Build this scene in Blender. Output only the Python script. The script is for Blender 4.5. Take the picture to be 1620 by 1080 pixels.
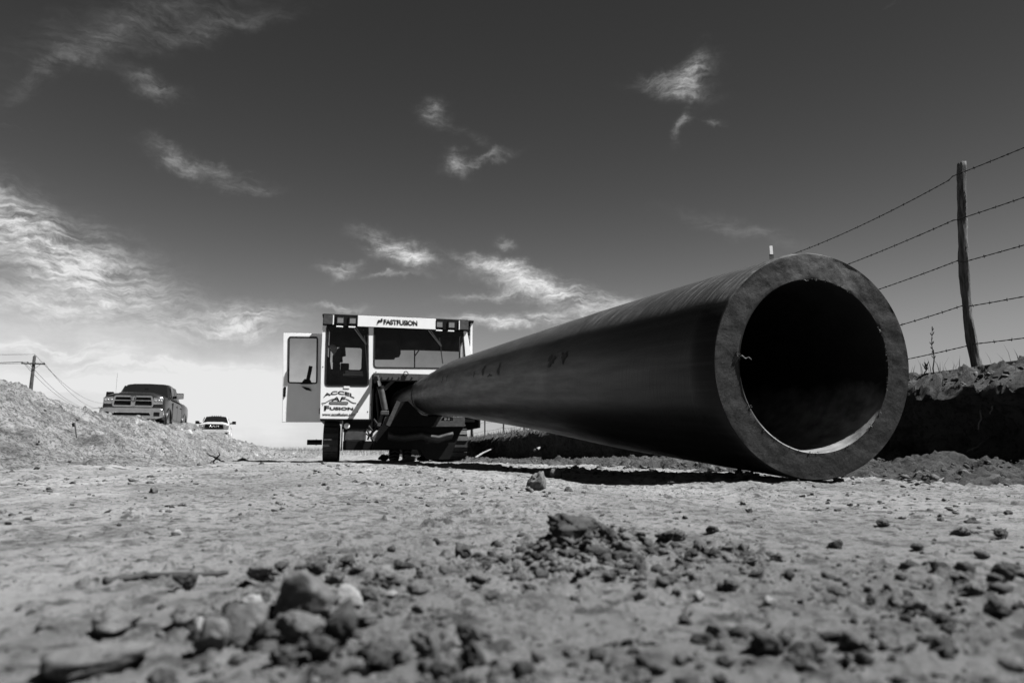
import bpy, bmesh, math, random
import numpy as np
from mathutils import Vector, Matrix
R = math.radians
random.seed(7)
rng = np.random.default_rng(11)
S = bpy.context.scene
COL = S.collection
for o in list(bpy.data.objects):
    bpy.data.objects.remove(o)

# ------------------------------------------------------------------ camera
CAMH = 0.108
FPX = 1080.0
PITCH = math.atan(178.0 / FPX)
cam_d = bpy.data.cameras.new('camera')
cam = bpy.data.objects.new('camera', cam_d)
COL.objects.link(cam)
cam.location = (0, 0, CAMH)
cam.rotation_euler = (R(90) + PITCH, 0, 0)
cam_d.lens = 24.0
cam_d.sensor_width = 36.0
cam_d.clip_start = 0.02
cam_d.clip_end = 6000
cam_d.dof.use_dof = True
cam_d.dof.focus_distance = 3.6
cam_d.dof.aperture_fstop = 7.0
S.camera = cam

# ------------------------------------------------------------------ directions
YAW = R(13.0)                                   # the pipeline runs this far left of the view axis
AX = np.array([-math.sin(YAW), math.cos(YAW)])  # along the right of way
BX = np.array([math.cos(YAW), math.sin(YAW)])   # across it, to the right
lat, toward, up = 0.50, 0.24, 0.84
sv = np.array([lat * BX[0] - toward * AX[0], lat * BX[1] - toward * AX[1], up])
sv /= np.linalg.norm(sv)
SUN = Vector(sv)
SUN_EL = math.asin(SUN.z)
SUN_AZ = math.atan2(SUN.x, SUN.y)

def ray(px, py):
    v = (540 - py) / FPX
    c, s = math.cos(PITCH), math.sin(PITCH)
    return np.array([(px - 810) / FPX, c - s * v, s + c * v])
def at(px, py, Y):
    d = ray(px, py); t = Y / d[1]
    return np.array([d[0] * t, Y, CAMH + d[2] * t])

# ------------------------------------------------------------------ world
W = bpy.data.worlds.new('World'); S.world = W; W.use_nodes = True
def build_world():
    nt = W.node_tree; N = nt.nodes; L = nt.links
    N.clear()
    out = N.new('ShaderNodeOutputWorld'); bg = N.new('ShaderNodeBackground')
    L.new(bg.outputs[0], out.inputs[0])
    sky = N.new('ShaderNodeTexSky'); sky.sky_type = 'NISHITA'; sky.sun_disc = False
    sky.sun_elevation = SUN_EL; sky.sun_rotation = SUN_AZ
    sky.altitude = 900; sky.air_density = 1.0; sky.dust_density = 0.0; sky.ozone_density = 1.0
    sep = N.new('ShaderNodeSeparateColor'); L.new(sky.outputs[0], sep.inputs[0])
    def M(op, a, b=None, clamp=False):
        n = N.new('ShaderNodeMath'); n.operation = op; n.use_clamp = clamp
        for i, v in enumerate((a, b)):
            if v is None: continue
            if isinstance(v, (int, float)): n.inputs[i].default_value = v
            else: L.new(v, n.inputs[i])
        return n.outputs[0]
    def VM(op, a, b=None, sc=None):
        n = N.new('ShaderNodeVectorMath'); n.operation = op
        for i, v in enumerate((a, b)):
            if v is None: continue
            if isinstance(v, (tuple, list, np.ndarray, Vector)): n.inputs[i].default_value = tuple(float(x) for x in v)
            else: L.new(v, n.inputs[i])
        if sc is not None: n.inputs['Scale'].default_value = sc
        return n.outputs['Value'] if op == 'DOT_PRODUCT' else n.outputs[0]
    # black-and-white conversion that darkens blues: the sky's red light weighted by how little blue it holds
    ratio = M('DIVIDE', sep.outputs[0], sep.outputs[2])
    base = M('MULTIPLY', M('MULTIPLY', M('POWER', sep.outputs[0], 0.5), M('POWER', ratio, 8.0)), SKY_MUL)
    base = M('DIVIDE', base, M('ADD', 1.0, M('MULTIPLY', base, SKY_SOFT)))     # highlights roll off as on film
    tc = N.new('ShaderNodeTexCoord'); D = tc.outputs['Generated']
    def noise(vec, scale, detail=6, rough=0.6, dist=0.0):
        n = N.new('ShaderNodeTexNoise'); L.new(vec, n.inputs['Vector'])
        n.inputs['Scale'].default_value = scale; n.inputs['Detail'].default_value = detail
        n.inputs['Roughness'].default_value = rough; n.inputs['Distortion'].default_value = dist
        return n
    w1 = noise(D, 9, 5, 0.62); 
    wv = VM('SUBTRACT', w1.outputs['Color'], (0.5, 0.5, 0.5))
    wv = VM('SCALE', wv, None, 0.06)
    Dw = VM('ADD', D, wv)
    w2 = noise(D, 34, 5, 0.65)
    wv2 = VM('SCALE', VM('SUBTRACT', w2.outputs['Color'], (0.5, 0.5, 0.5)), None, 0.03)
    Dw2 = VM('ADD', Dw, wv2)
    # streaky cirrus texture, drawn out along one wind direction
    mp = N.new('ShaderNodeMapping'); mp.inputs['Rotation'].default_value = (0, R(28), 0)
    mp.inputs['Scale'].default_value = (1.0, 1.0, 4.5); L.new(Dw, mp.inputs['Vector'])
    st = noise(mp.outputs[0], 13, 10, 0.7, 0.3)
    fine = noise(mp.outputs[0], 40, 6, 0.6, 0.3)
    streak = M('ADD', M('MULTIPLY', st.outputs[0], 0.68), M('MULTIPLY', fine.outputs[0], 0.32))
    def blob(px, py, a, b, ang, inten, soft=False):
        c0 = Vector(ray(px, py)).normalized()
        ca, sa = math.cos(R(ang)), math.sin(R(ang))
        e = 2.0
        t1 = (Vector(ray(px + e * ca, py + e * sa)).normalized() - c0) / e
        t2 = (Vector(ray(px - e * sa, py + e * ca)).normalized() - c0) / e
        k1 = t1.length * a; k2 = t2.length * b
        t1 = t1.normalized(); t2 = t2.normalized()
        d = Dw if soft else Dw2
        dd = VM('SUBTRACT', d, tuple(c0))
        u = VM('DOT_PRODUCT', dd, tuple(t1 / k1)); v = VM('DOT_PRODUCT', dd, tuple(t2 / k2))
        r2 = M('ADD', M('MULTIPLY', u, u), M('MULTIPLY', v, v))
        g = M('POWER', 2.71828, M('MULTIPLY', r2, -1.0))
        g = M('MULTIPLY', g, M('GREATER_THAN', VM('DOT_PRODUCT', D, tuple(c0)), 0.3))
        return M('MULTIPLY', g, inten)
    tot = None
    for bl in CLOUDS:
        g = blob(*bl)
        tot = g if tot is None else M('ADD', tot, g)
    tex = M('MULTIPLY', M('SUBTRACT', streak, 0.38), 4.2, True)
    tex = M('POWER', tex, 1.3)
    wisps = M('MULTIPLY', tot, M('ADD', 0.06, M('MULTIPLY', tex, 1.15)))
    hz = None
    for bl in HAZE:
        g = blob(*bl, True)
        hz = g if hz is None else M('ADD', hz, g)
    mp2 = N.new('ShaderNodeMapping'); mp2.inputs['Rotation'].default_value = (0, R(6), 0); mp2.inputs['Scale'].default_value = (1.0, 1.0, 7.0); L.new(D, mp2.inputs['Vector'])
    band = noise(mp2.outputs[0], 3.4, 7, 0.55, 0.1)
    bandv = M('MULTIPLY', M('SUBTRACT', band.outputs[0], 0.32), 2.8, True)
    hz = M('MULTIPLY', hz, M('ADD', 0.60, M('MULTIPLY', bandv, 0.42)))
    # thin cirrus anywhere
    far = noise(mp.outputs[0], 2.2, 8, 0.6, 0.8)
    thin = M('MULTIPLY', M('SUBTRACT', far.outputs[0], 0.66, True), 0.7)
    dens = M('MINIMUM', M('ADD', M('ADD', wisps, hz), thin), 0.96)
    fin = M('ADD', M('MULTIPLY', base, M('SUBTRACT', 1.0, dens)), M('MULTIPLY', dens, CLOUD_VAL))
    cb = N.new('ShaderNodeCombineColor')
    for i in range(3): L.new(fin, cb.inputs[i])
    L.new(cb.outputs[0], bg.inputs[0])
    bg.inputs[1].default_value = 0.09
SKY_MUL, SKY_SOFT, CLOUD_VAL = 1250.0, 0.68, 3.25
CLOUDS = [
    (40, 385, 190, 46, 33, .8), (150, 430, 130, 40, 28, .68), (20, 335, 90, 24, 35, .45), (60, 480, 150, 24, 5, .55),
    (60, 545, 150, 13, 4, .6), (230, 575, 180, 10, 3, .55), (330, 610, 170, 10, 2, .5), (90, 600, 190, 11, 2, .55), (395, 506, 58, 20, 3, .95), (320, 515, 60, 14, 0, .4),
    (235, 30, 150, 36, -24, .075), (105, 92, 80, 14, -42, .11), (238, 132, 45, 14, 15, .17), (345, 45, 90, 14, -20, .09),
    (275, 252, 40, 14, 20, .26), (335, 265, 60, 8, 12, .18), (390, 296, 38, 8, 5, .2),
    (688, 178, 15, 18, 30, .3), (735, 215, 40, 8, 20, .05), (722, 262, 18, 11, 60, .36), (760, 256, 36, 6, -18, .34),
    (622, 393, 42, 14, 24, .95), (655, 405, 26, 8, 10, .5), (545, 430, 22, 6, -40, .3), (610, 435, 40, 4, -5, .3), (525, 432, 22, 7, 10, .3),
    (785, 418, 55, 9, 14, .65), (810, 432, 26, 12, 40, .55), (850, 455, 85, 13, 18, .6), (905, 475, 75, 18, 12, .6),
    (790, 462, 60, 6, -4, .4), (800, 508, 90, 9, 0, .85), (880, 500, 60, 8, -4, .5), (960, 480, 50, 14, 10, .3),
    (1105, 112, 26, 18, -40, .55), (1085, 138, 34, 14, 10, .36), (1045, 122, 36, 9, 5, .22), (1083, 195, 24, 6, -65, .26), (1130, 186, 14, 5, 10, .16),
    (798, 383, 14, 6, 20, .3), (530, 490, 40, 5, 5, .35), (1170, 370, 80, 12, 20, .08),
]
HAZE = [(120, 625, 420, 80, 3, .9), (400, 610, 190, 60, 0, .72), (90, 530, 240, 45, 6, .4), (560, 690, 330, 70, 0, .45), (-420, 560, 420, 130, 0, .7), (150, 700, 500, 50, 0, .5)]
build_world()

# ------------------------------------------------------------------ sun and exposure
sl = bpy.data.lights.new('sun', 'SUN'); sl.energy = 5.0; sl.angle = R(0.5); sl.color = (1, 1, 1)
so = bpy.data.objects.new('sun', sl); COL.objects.link(so)
so.rotation_euler = SUN.to_track_quat('Z', 'Y').to_euler()
so.location = SUN * 50
S.view_settings.view_transform = 'Standard'; S.view_settings.look = 'None'
S.view_settings.gamma = 1.0; S.view_settings.use_curve_mapping = False
S.view_settings.exposure = 1.5

# ================================================================== helpers
def tag(o, label=None, cat=None, group=None, kind=None):
    if label: o['label'] = label
    if cat: o['category'] = cat
    if group: o['group'] = group
    if kind: o['kind'] = kind
    return o
def empty(name, loc=(0, 0, 0), rz=0.0, label=None, cat=None, group=None):
    o = bpy.data.objects.new(name, None); COL.objects.link(o)
    o.empty_display_size = 0.1
    o.location = loc; o.rotation_euler = (0, 0, rz)
    return tag(o, label, cat, group)
def np_mesh(name, V, F):
    """V (n,3), F (m,k) all faces with k corners."""
    V = np.asarray(V, np.float32); F = np.asarray(F, np.int32)
    me = bpy.data.meshes.new(name)
    me.vertices.add(len(V)); me.vertices.foreach_set('co', V.ravel())
    k = F.shape[1]
    me.loops.add(F.size); me.loops.foreach_set('vertex_index', F.ravel())
    me.polygons.add(len(F)); me.polygons.foreach_set('loop_start', np.arange(0, F.size, k, dtype=np.int32))
    try: me.polygons.foreach_set('loop_total', np.full(len(F), k, np.int32))
    except Exception: pass
    me.update(calc_edges=True); me.validate()
    return me
def link(name, me, mat, parent=None, smooth=False):
    o = bpy.data.objects.new(name, me); COL.objects.link(o)
    if mat is not None:
        me.materials.clear(); me.materials.append(mat)
    if parent is not None: o.parent = parent
    if smooth:
        me.polygons.foreach_set('use_smooth', [True] * len(me.polygons))
    return o
class MB:
    def __init__(s): s.v = []; s.f = []
    def add(s, V, F):
        n = len(s.v); s.v += [tuple(map(float, p)) for p in V]; s.f += [tuple(i + n for i in q) for q in F]; return s
    def box(s, x0, x1, y0, y1, z0, z1, bev=0.0):
        if bev <= 0:
            V = [(x, y, z) for x in (x0, x1) for y in (y0, y1) for z in (z0, z1)]
            return s.add(V, [(0, 1, 3, 2), (4, 6, 7, 5), (0, 4, 5, 1), (2, 3, 7, 6), (0, 2, 6, 4), (1, 5, 7, 3)])
        bm = bmesh.new(); bmesh.ops.create_cube(bm, size=1)
        for v in bm.verts:
            v.co = Vector(((x0 + x1) / 2 + v.co.x * (x1 - x0), (y0 + y1) / 2 + v.co.y * (y1 - y0), (z0 + z1) / 2 + v.co.z * (z1 - z0)))
        bmesh.ops.bevel(bm, geom=bm.edges[:], offset=bev, segments=2, affect='EDGES', profile=0.5)
        return s.bm(bm)
    def bm(s, bm):
        bm.verts.index_update()
        s.add([v.co[:] for v in bm.verts], [[v.index for v in f.verts] for f in bm.faces]); bm.free(); return s
    def tube(s, pts, r, n=10, cap=True, noise=0.0):
        pts = [Vector(p) for p in pts]
        if not hasattr(r, '__len__'): r = [r] * len(pts)
        V = []; F = []; up = None
        for i, p in enumerate(pts):
            t = (pts[min(i + 1, len(pts) - 1)] - pts[max(i - 1, 0)]).normalized()
            if up is None:
                up = Vector((0, 0, 1)) if abs(t.z) < 0.9 else Vector((1, 0, 0))
            a = t.cross(up).normalized(); b = a.cross(t).normalized(); up = b
            for k in range(n):
                w = 2 * math.pi * k / n
                rr = r[i] * (1 + noise * random.uniform(-1, 1))
                V.append(p + rr * (math.cos(w) * a + math.sin(w) * b))
        for i in range(len(pts) - 1):
            for k in range(n):
                k2 = (k + 1) % n
                F.append((i * n + k, i * n + k2, (i + 1) * n + k2, (i + 1) * n + k))
        if cap:
            F.append(tuple(range(n))[::-1]); F.append(tuple((len(pts) - 1) * n + k for k in range(n)))
        return s.add(V, F)
    def bar(s, p0, p1, w, h, upv=(0, 0, 1)):
        p0, p1 = Vector(p0), Vector(p1); t = (p1 - p0).normalized(); u = Vector(upv)
        if abs(t.dot(u)) > 0.98: u = Vector((0, 1, 0))
        a = t.cross(u).normalized(); b = a.cross(t)
        V = [p + a * (sx * w / 2) + b * (sy * h / 2) for p in (p0, p1) for sx, sy in ((-1, -1), (1, -1), (1, 1), (-1, 1))]
        return s.add(V, [(3, 2, 1, 0), (4, 5, 6, 7), (0, 1, 5, 4), (1, 2, 6, 5), (2, 3, 7, 6), (3, 0, 4, 7)])
    def prism(s, poly, y0, y1):
        """poly of (x,z), extruded along y."""
        n = len(poly)
        area = sum(poly[i][0] * poly[(i + 1) % n][1] - poly[(i + 1) % n][0] * poly[i][1] for i in range(n))
        if area < 0: poly = poly[::-1]
        V = [(x, y0, z) for x, z in poly] + [(x, y1, z) for x, z in poly]
        F = [tuple(range(n)), tuple(range(2 * n - 1, n - 1, -1))]
        F += [(i, i + n, (i + 1) % n + n, (i + 1) % n) for i in range(n)]
        return s.add(V, F)
    def lathe(s, prof, c, axis='x', n=32):
        """prof of (radius, offset along axis) round an axis through c."""
        V = []; F = []
        for r, h in prof:
            for k in range(n):
                w = 2 * math.pi * k / n; a, b = r * math.cos(w), r * math.sin(w)
                V.append((c[0] + h, c[1] + a, c[2] + b) if axis == 'x' else (c[0] + a, c[1] + h, c[2] + b) if axis == 'y' else (c[0] + a, c[1] + b, c[2] + h))
        for i in range(len(prof) - 1):
            for k in range(n):
                k2 = (k + 1) % n; F.append((i * n + k, i * n + k2, (i + 1) * n + k2, (i + 1) * n + k))
        return s.add(V, F)
    def build(s, name, mat, parent=None, smooth=False, autosmooth=None):
        me = bpy.data.meshes.new(name); me.from_pydata(s.v, [], s.f); me.validate(); me.update()
        bm = bmesh.new(); bm.from_mesh(me); bmesh.ops.recalc_face_normals(bm, faces=bm.faces[:])
        if autosmooth:
            for f in bm.faces: f.smooth = True
            for e in bm.edges:
                if len(e.link_faces) == 2 and e.calc_face_angle(0) > autosmooth: e.smooth = False
        bm.to_mesh(me); bm.free()
        return link(name, me, mat, parent, smooth)
def rrect(x0, x1, z0, z1, r, n=5):
    P = []
    for cx, cz, a0 in ((x1 - r, z1 - r, 0), (x0 + r, z1 - r, 90), (x0 + r, z0 + r, 180), (x1 - r, z0 + r, 270)):
        for k in range(n + 1):
            a = R(a0 + 90 * k / n); P.append((cx + r * math.cos(a), cz + r * math.sin(a)))
    return P
def round_poly(poly, r, n=5):
    out = []; m = len(poly)
    for i in range(m):
        p0, p, p1 = (Vector(poly[j % m]) for j in (i - 1, i, i + 1))
        a = (p0 - p); b = (p1 - p); d = min(r, a.length * .45, b.length * .45)
        A = p + a.normalized() * d; B = p + b.normalized() * d
        for k in range(n + 1):
            t = k / n; out.append(tuple((1 - t) ** 2 * A + 2 * t * (1 - t) * p + t * t * B))
    return out
def eval_mesh(o):
    TMP.collection.objects.link(o)
    for m_ in o.modifiers:
        if m_.object: TMP.collection.objects.link(m_.object)
    with bpy.context.temp_override(scene=TMP, view_layer=TMP.view_layers[0]):
        dg = bpy.context.evaluated_depsgraph_get()
    dg.update()
    me = bpy.data.meshes.new_from_object(o.evaluated_get(dg))
    for m_ in o.modifiers:
        if m_.object: TMP.collection.objects.unlink(m_.object)
    TMP.collection.objects.unlink(o)
    return me
TMP = bpy.data.scenes.new('workbench')     # small side scene for turning curves and cuts into meshes
def plate(name, outer, holes, y0, y1, mat, parent, bev=0.0):
    """Plate in the xz plane with real holes, from y0 to y1."""
    cu = bpy.data.curves.new('plate', 'CURVE'); cu.dimensions = '2D'; cu.fill_mode = 'BOTH'
    cu.extrude = abs(y1 - y0) / 2; cu.bevel_depth = bev; cu.bevel_resolution = 1
    for poly in [outer] + holes:
        sp = cu.splines.new('POLY'); sp.points.add(len(poly) - 1); sp.use_cyclic_u = True
        for q, (x, z) in zip(sp.points, poly): q.co = (x, z, 0, 1)
    t = bpy.data.objects.new('tmp', cu)
    me = eval_mesh(t); bpy.data.objects.remove(t)
    ym = (y0 + y1) / 2
    for v in me.vertices: v.co = (v.co.x, ym - v.co.z, v.co.y)
    me.update()
    return link(name, me, mat, parent)
def ring_frame(poly, w, y0, y1):
    """A gasket: tube-like closed strip of width w round a polygon."""
    n = len(poly); c = Vector((sum(p[0] for p in poly) / n, sum(p[1] for p in poly) / n)); m = MB()
    inn = []; 
    for i in range(n):
        p0, p, p1 = (Vector(poly[j % n]) for j in (i - 1, i, i + 1))
        t = (p1 - p0).normalized(); nn = Vector((-t.y, t.x))
        if nn.dot(c - p) < 0: nn = -nn
        inn.append(p + nn * w)
    V = []
    for (P, y) in ((poly, y0), (inn, y0), (inn, y1), (poly, y1)): V += [(p[0], y, p[1]) for p in P]
    F = []
    for a in range(4):
        b = (a + 1) % 4
        for i in range(n):
            j = (i + 1) % n; F.append((a * n + i, a * n + j, b * n + j, b * n + i))
    return m.add(V, F)
def text_part(name, body, x0, x1, z0, z1, y, mat, parent, shear=0.0, bold=0.0, arch=0.0, spacing=1.0, depth=0.004):
    cu = bpy.data.curves.new('txt', 'FONT'); cu.body = body; cu.size = 1; cu.shear = shear; cu.offset = bold; cu.extrude = 0.0; cu.space_character = spacing
    t = bpy.data.objects.new('tmp', cu); me = eval_mesh(t); bpy.data.objects.remove(t)
    xs = [v.co.x for v in me.vertices]; ys = [v.co.y for v in me.vertices]
    a, b, c, d = min(xs), max(xs), min(ys), max(ys)
    for v in me.vertices:
        u = (v.co.x - a) / (b - a); w = (v.co.y - c) / (d - c)
        zz = z0 + (z1 - z0) * w
        if arch: zz -= arch * (2 * u - 1) ** 2
        v.co = (x0 + (x1 - x0) * u, y, zz)
    me.update()
    bm = bmesh.new(); bm.from_mesh(me); bmesh.ops.recalc_face_normals(bm, faces=bm.faces[:])
    g = bmesh.ops.extrude_face_region(bm, geom=bm.faces[:])
    for e in g['geom']:
        if isinstance(e, bmesh.types.BMVert): e.co.y -= depth
    bmesh.ops.recalc_face_normals(bm, faces=bm.faces[:])
    bm.to_mesh(me); bm.free()
    return link(name, me, mat, parent)

# ------------------------------------------------------------------ numpy gradient noise
def _hash(i, j, k):
    h = (i * 374761393 + j * 668265263 + k * 2147483647) & 0xffffffff
    h = ((h ^ (h >> 13)) * 1274126177) & 0xffffffff
    return ((h ^ (h >> 16)) & 0xffffff) / float(0xffffff)
def vnoise(x, y, z=None, seed=0):
    x = np.asarray(x, float); y = np.asarray(y, float)
    z = np.zeros_like(x) if z is None else np.asarray(z, float)
    xi, yi, zi = (np.floor(a).astype(np.int64) for a in (x, y, z))
    f = [a - b for a, b in ((x, xi), (y, yi), (z, zi))]
    w = [t * t * t * (t * (t * 6 - 15) + 10) for t in f]
    r = 0
    for a in (0, 1):
        for b in (0, 1):
            for c in ((0, 1)):
                wt = (w[0] if a else 1 - w[0]) * (w[1] if b else 1 - w[1]) * (w[2] if c else 1 - w[2])
                r = r + wt * _hash(xi + a + seed * 17, yi + b + seed * 31, zi + c + seed * 7)
    return r * 2 - 1
def fbm(x, y, z=None, octs=4, seed=0, gain=0.5):
    r = 0; a = 1.0; f = 1.0
    for o in range(octs):
        r = r + a * vnoise(x * f + o * 13.7, y * f - o * 7.3, None if z is None else z * f, seed + o); a *= gain; f *= 2.03
    return r
def clods(x, y, c, prob, seed=0, rmin=.18, rmax=.52):
    """Height of half-buried lumps, one or none per cell of size c."""
    wx = x / c + .34 * vnoise(x / c * 2.7, y / c * 2.7, None, seed + 1) + .16 * vnoise(x / c * 7, y / c * 7, None, seed + 4)
    wy = y / c + .34 * vnoise(x / c * 2.7 + 50, y / c * 2.7, None, seed + 2) + .16 * vnoise(x / c * 7 + 50, y / c * 7, None, seed + 5)
    xi = np.floor(wx).astype(np.int64); yi = np.floor(wy).astype(np.int64); best = np.zeros_like(wx)
    for a in (-1, 0, 1):
        for b in (-1, 0, 1):
            i, j = xi + a, yi + b; k0 = np.full_like(i, seed * 7 + 3)
            fx = i + _hash(i, j, k0); fy = j + _hash(i, j, k0 + 11); rr = rmin + (rmax - rmin) * _hash(i, j, k0 + 23) ** 2
            d2 = ((wx - fx) ** 2 + (wy - fy) ** 2) / rr ** 2
            h = rr * np.sqrt(np.clip(1 - d2, 0, 1)) * (_hash(i, j, k0 + 37) < prob)
            best = np.maximum(best, h)
    return best * c
def sstep(a, b, x):
    t = np.clip((x - a) / (b - a), 0, 1); return t * t * (3 - 2 * t)

# ================================================================== materials (all neutral: the picture is black and white)
def mat(name, val, rough=0.6, spec=0.4, metal=0.0, var=0.0, vscale=6.0, bump=0.0, bscale=40.0, detail=6, dirt=None, coat=0.0, stretch=None):
    m = bpy.data.materials.new(name); m.use_nodes = True
    nt = m.node_tree; N = nt.nodes; L = nt.links; b = N['Principled BSDF']
    b.inputs['Base Color'].default_value = (val, val, val, 1); b.inputs['Roughness'].default_value = rough
    b.inputs['Specular IOR Level'].default_value = spec; b.inputs['Metallic'].default_value = metal
    b.inputs['Coat Weight'].default_value = coat
    tc = N.new('ShaderNodeTexCoord'); vec = tc.outputs['Object']
    if stretch:
        mp = N.new('ShaderNodeMapping'); mp.inputs['Scale'].default_value = stretch; L.new(vec, mp.inputs[0]); vec = mp.outputs[0]
    if var > 0:
        n = N.new('ShaderNodeTexNoise'); n.inputs['Scale'].default_value = vscale; n.inputs['Detail'].default_value = detail; n.inputs['Roughness'].default_value = 0.65
        L.new(vec, n.inputs['Vector'])
        r = N.new('ShaderNodeMapRange'); r.inputs['From Min'].default_value = 0.3; r.inputs['From Max'].default_value = 0.7
        r.inputs['To Min'].default_value = val * (1 - var); r.inputs['To Max'].default_value = val * (1 + var)
        L.new(n.outputs[0], r.inputs[0]); cur = r.outputs[0]
        if dirt:   # (value, scale, threshold): blotches of dust or mud
            n2 = N.new('ShaderNodeTexNoise'); n2.inputs['Scale'].default_value = dirt[1]; n2.inputs['Detail'].default_value = 8; n2.inputs['Roughness'].default_value = 0.7
            L.new(vec, n2.inputs['Vector'])
            r2 = N.new('ShaderNodeMapRange'); r2.inputs['From Min'].default_value = dirt[2]; r2.inputs['From Max'].default_value = dirt[2] + 0.12
            L.new(n2.outputs[0], r2.inputs[0])
            mx = N.new('ShaderNodeMix'); mx.data_type = 'FLOAT'; L.new(r2.outputs[0], mx.inputs[0]); L.new(cur, mx.inputs[2]); mx.inputs[3].default_value = dirt[0]
            cur = mx.outputs[0]
        cc = N.new('ShaderNodeCombineColor')
        for i in range(3): L.new(cur, cc.inputs[i])
        L.new(cc.outputs[0], b.inputs['Base Color'])
    if bump > 0:
        n = N.new('ShaderNodeTexNoise'); n.inputs['Scale'].default_value = bscale; n.inputs['Detail'].default_value = 8; n.inputs['Roughness'].default_value = 0.7
        L.new(vec, n.inputs['Vector'])
        bp = N.new('ShaderNodeBump'); bp.inputs['Strength'].default_value = 1.0; bp.inputs['Distance'].default_value = bump
        L.new(n.outputs[0], bp.inputs['Height']); L.new(bp.outputs[0], b.inputs['Normal'])
    return m
def glass_mat(name, tint, gloss=0.08):
    m = bpy.data.materials.new(name); m.use_nodes = True; nt = m.node_tree; N = nt.nodes; L = nt.links
    N.remove(N['Principled BSDF']); out = N['Material Output']
    tr = N.new('ShaderNodeBsdfTransparent'); tr.inputs[0].default_value = (tint, tint, tint, 1)
    gl = N.new('ShaderNodeBsdfGlossy'); gl.inputs['Roughness'].default_value = 0.03; gl.inputs[0].default_value = (.9, .9, .9, 1)
    df = N.new('ShaderNodeBsdfDiffuse'); df.inputs[0].default_value = (.05, .05, .05, 1)
    n = N.new('ShaderNodeTexNoise'); n.inputs['Scale'].default_value = 5; n.inputs['Detail'].default_value = 8
    tc = N.new('ShaderNodeTexCoord'); L.new(tc.outputs['Object'], n.inputs['Vector'])
    r = N.new('ShaderNodeMapRange'); r.inputs['From Min'].default_value = .4; r.inputs['From Max'].default_value = .8; r.inputs['To Min'].default_value = 0.0; r.inputs['To Max'].default_value = 0.08
    L.new(n.outputs[0], r.inputs[0])
    mx0 = N.new('ShaderNodeMixShader'); L.new(r.outputs[0], mx0.inputs[0]); L.new(tr.outputs[0], mx0.inputs[1]); L.new(df.outputs[0], mx0.inputs[2])
    fr = N.new('ShaderNodeFresnel'); fr.inputs[0].default_value = 1.28
    mx = N.new('ShaderNodeMixShader'); L.new(fr.outputs[0], mx.inputs[0]); L.new(mx0.outputs[0], mx.inputs[1]); L.new(gl.outputs[0], mx.inputs[2])
    L.new(mx.outputs[0], out.inputs[0]); return m

def soil_mat(name, lo, hi, wet, stain=0.56, streak=True, bump=0.006):
    """Dry sandy soil: pale dust, darker damp crumbs, streaks dragged along the right of way."""
    m = bpy.data.materials.new(name); m.use_nodes = True; nt = m.node_tree; N = nt.nodes; L = nt.links; b = N['Principled BSDF']
    b.inputs['Roughness'].default_value = 0.97; b.inputs['Specular IOR Level'].default_value = 0.12
    tc = N.new('ShaderNodeTexCoord'); P = tc.outputs['Object']
    mp = N.new('ShaderNodeMapping'); mp.inputs['Rotation'].default_value = (0, 0, -YAW); mp.inputs['Scale'].default_value = (1.0, 0.28, 1.0) if streak else (1, 1, 1)
    L.new(P, mp.inputs[0])
    def ns(v, sc, d=8, r=0.65):
        n = N.new('ShaderNodeTexNoise'); n.inputs['Scale'].default_value = sc; n.inputs['Detail'].default_value = d; n.inputs['Roughness'].default_value = r
        L.new(v, n.inputs['Vector']); return n.outputs[0]
    def mr(x, a, c, t0, t1):
        r = N.new('ShaderNodeMapRange'); r.inputs[1].default_value = a; r.inputs[2].default_value = c; r.inputs[3].default_value = t0; r.inputs[4].default_value = t1
        L.new(x, r.inputs[0]); return r.outputs[0]
    def mixf(f, a, c):
        x = N.new('ShaderNodeMix'); x.data_type = 'FLOAT'; L.new(f, x.inputs[0])
        for i, v in ((2, a), (3, c)):
            if isinstance(v, float): x.inputs[i].default_value = v
            else: L.new(v, x.inputs[i])
        return x.outputs[0]
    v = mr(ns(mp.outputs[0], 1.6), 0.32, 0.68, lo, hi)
    v = mixf(mr(ns(P, 38, 6), stain, stain + 0.1, 0, 0.75), v, wet)
    v = mixf(mr(ns(mp.outputs[0], 4.5, 9, 0.72), stain + 0.02, stain + 0.14, 0, 0.7), v, wet)
    v = mixf(mr(ns(P, 14, 7, .7), stain + .0, stain + .12, 0, .6), v, wet)
    v = mixf(mr(ns(P, 1.1, 9, .72), .54, .68, 0, .5), v, wet)
    v = mixf(mr(ns(P, 160, 4), 0.62, 0.72, 0, 0.5), v, hi * 1.5)
    v = mixf(mr(ns(mp.outputs[0], 2.3, 5, .6), .60, .70, 0, .55), v, hi * 1.6)
    cc = N.new('ShaderNodeCombineColor')
    for i in range(3): L.new(v, cc.inputs[i])
    L.new(cc.outputs[0], b.inputs['Base Color'])
    bp = N.new('ShaderNodeBump'); bp.inputs['Distance'].default_value = bump; bp.inputs['Strength'].default_value = 1.0
    L.new(ns(P, 55, 10, 0.75), bp.inputs['Height']); L.new(bp.outputs[0], b.inputs['Normal'])
    return m
M = {}
M['soil'] = soil_mat('dry_soil', 0.105, 0.26, 0.027, 0.515, True, .015)
M['berm'] = soil_mat('spoil_soil', 0.10, 0.24, 0.022, 0.495, False, 0.03)
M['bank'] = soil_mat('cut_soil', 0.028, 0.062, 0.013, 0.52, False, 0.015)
M['clod'] = mat('clod_soil', 0.075, 0.95, 0.1, var=.5, vscale=60, bump=.003, bscale=150)
M['clod_dark'] = mat('damp_clod', 0.042, 0.95, 0.1, var=.5, vscale=60, bump=.003, bscale=150)
M['stone'] = mat('grey_stone', 0.085, 0.9, 0.15, var=.5, vscale=55, bump=.004, bscale=90, dirt=(.045, 70, .56))
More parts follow.
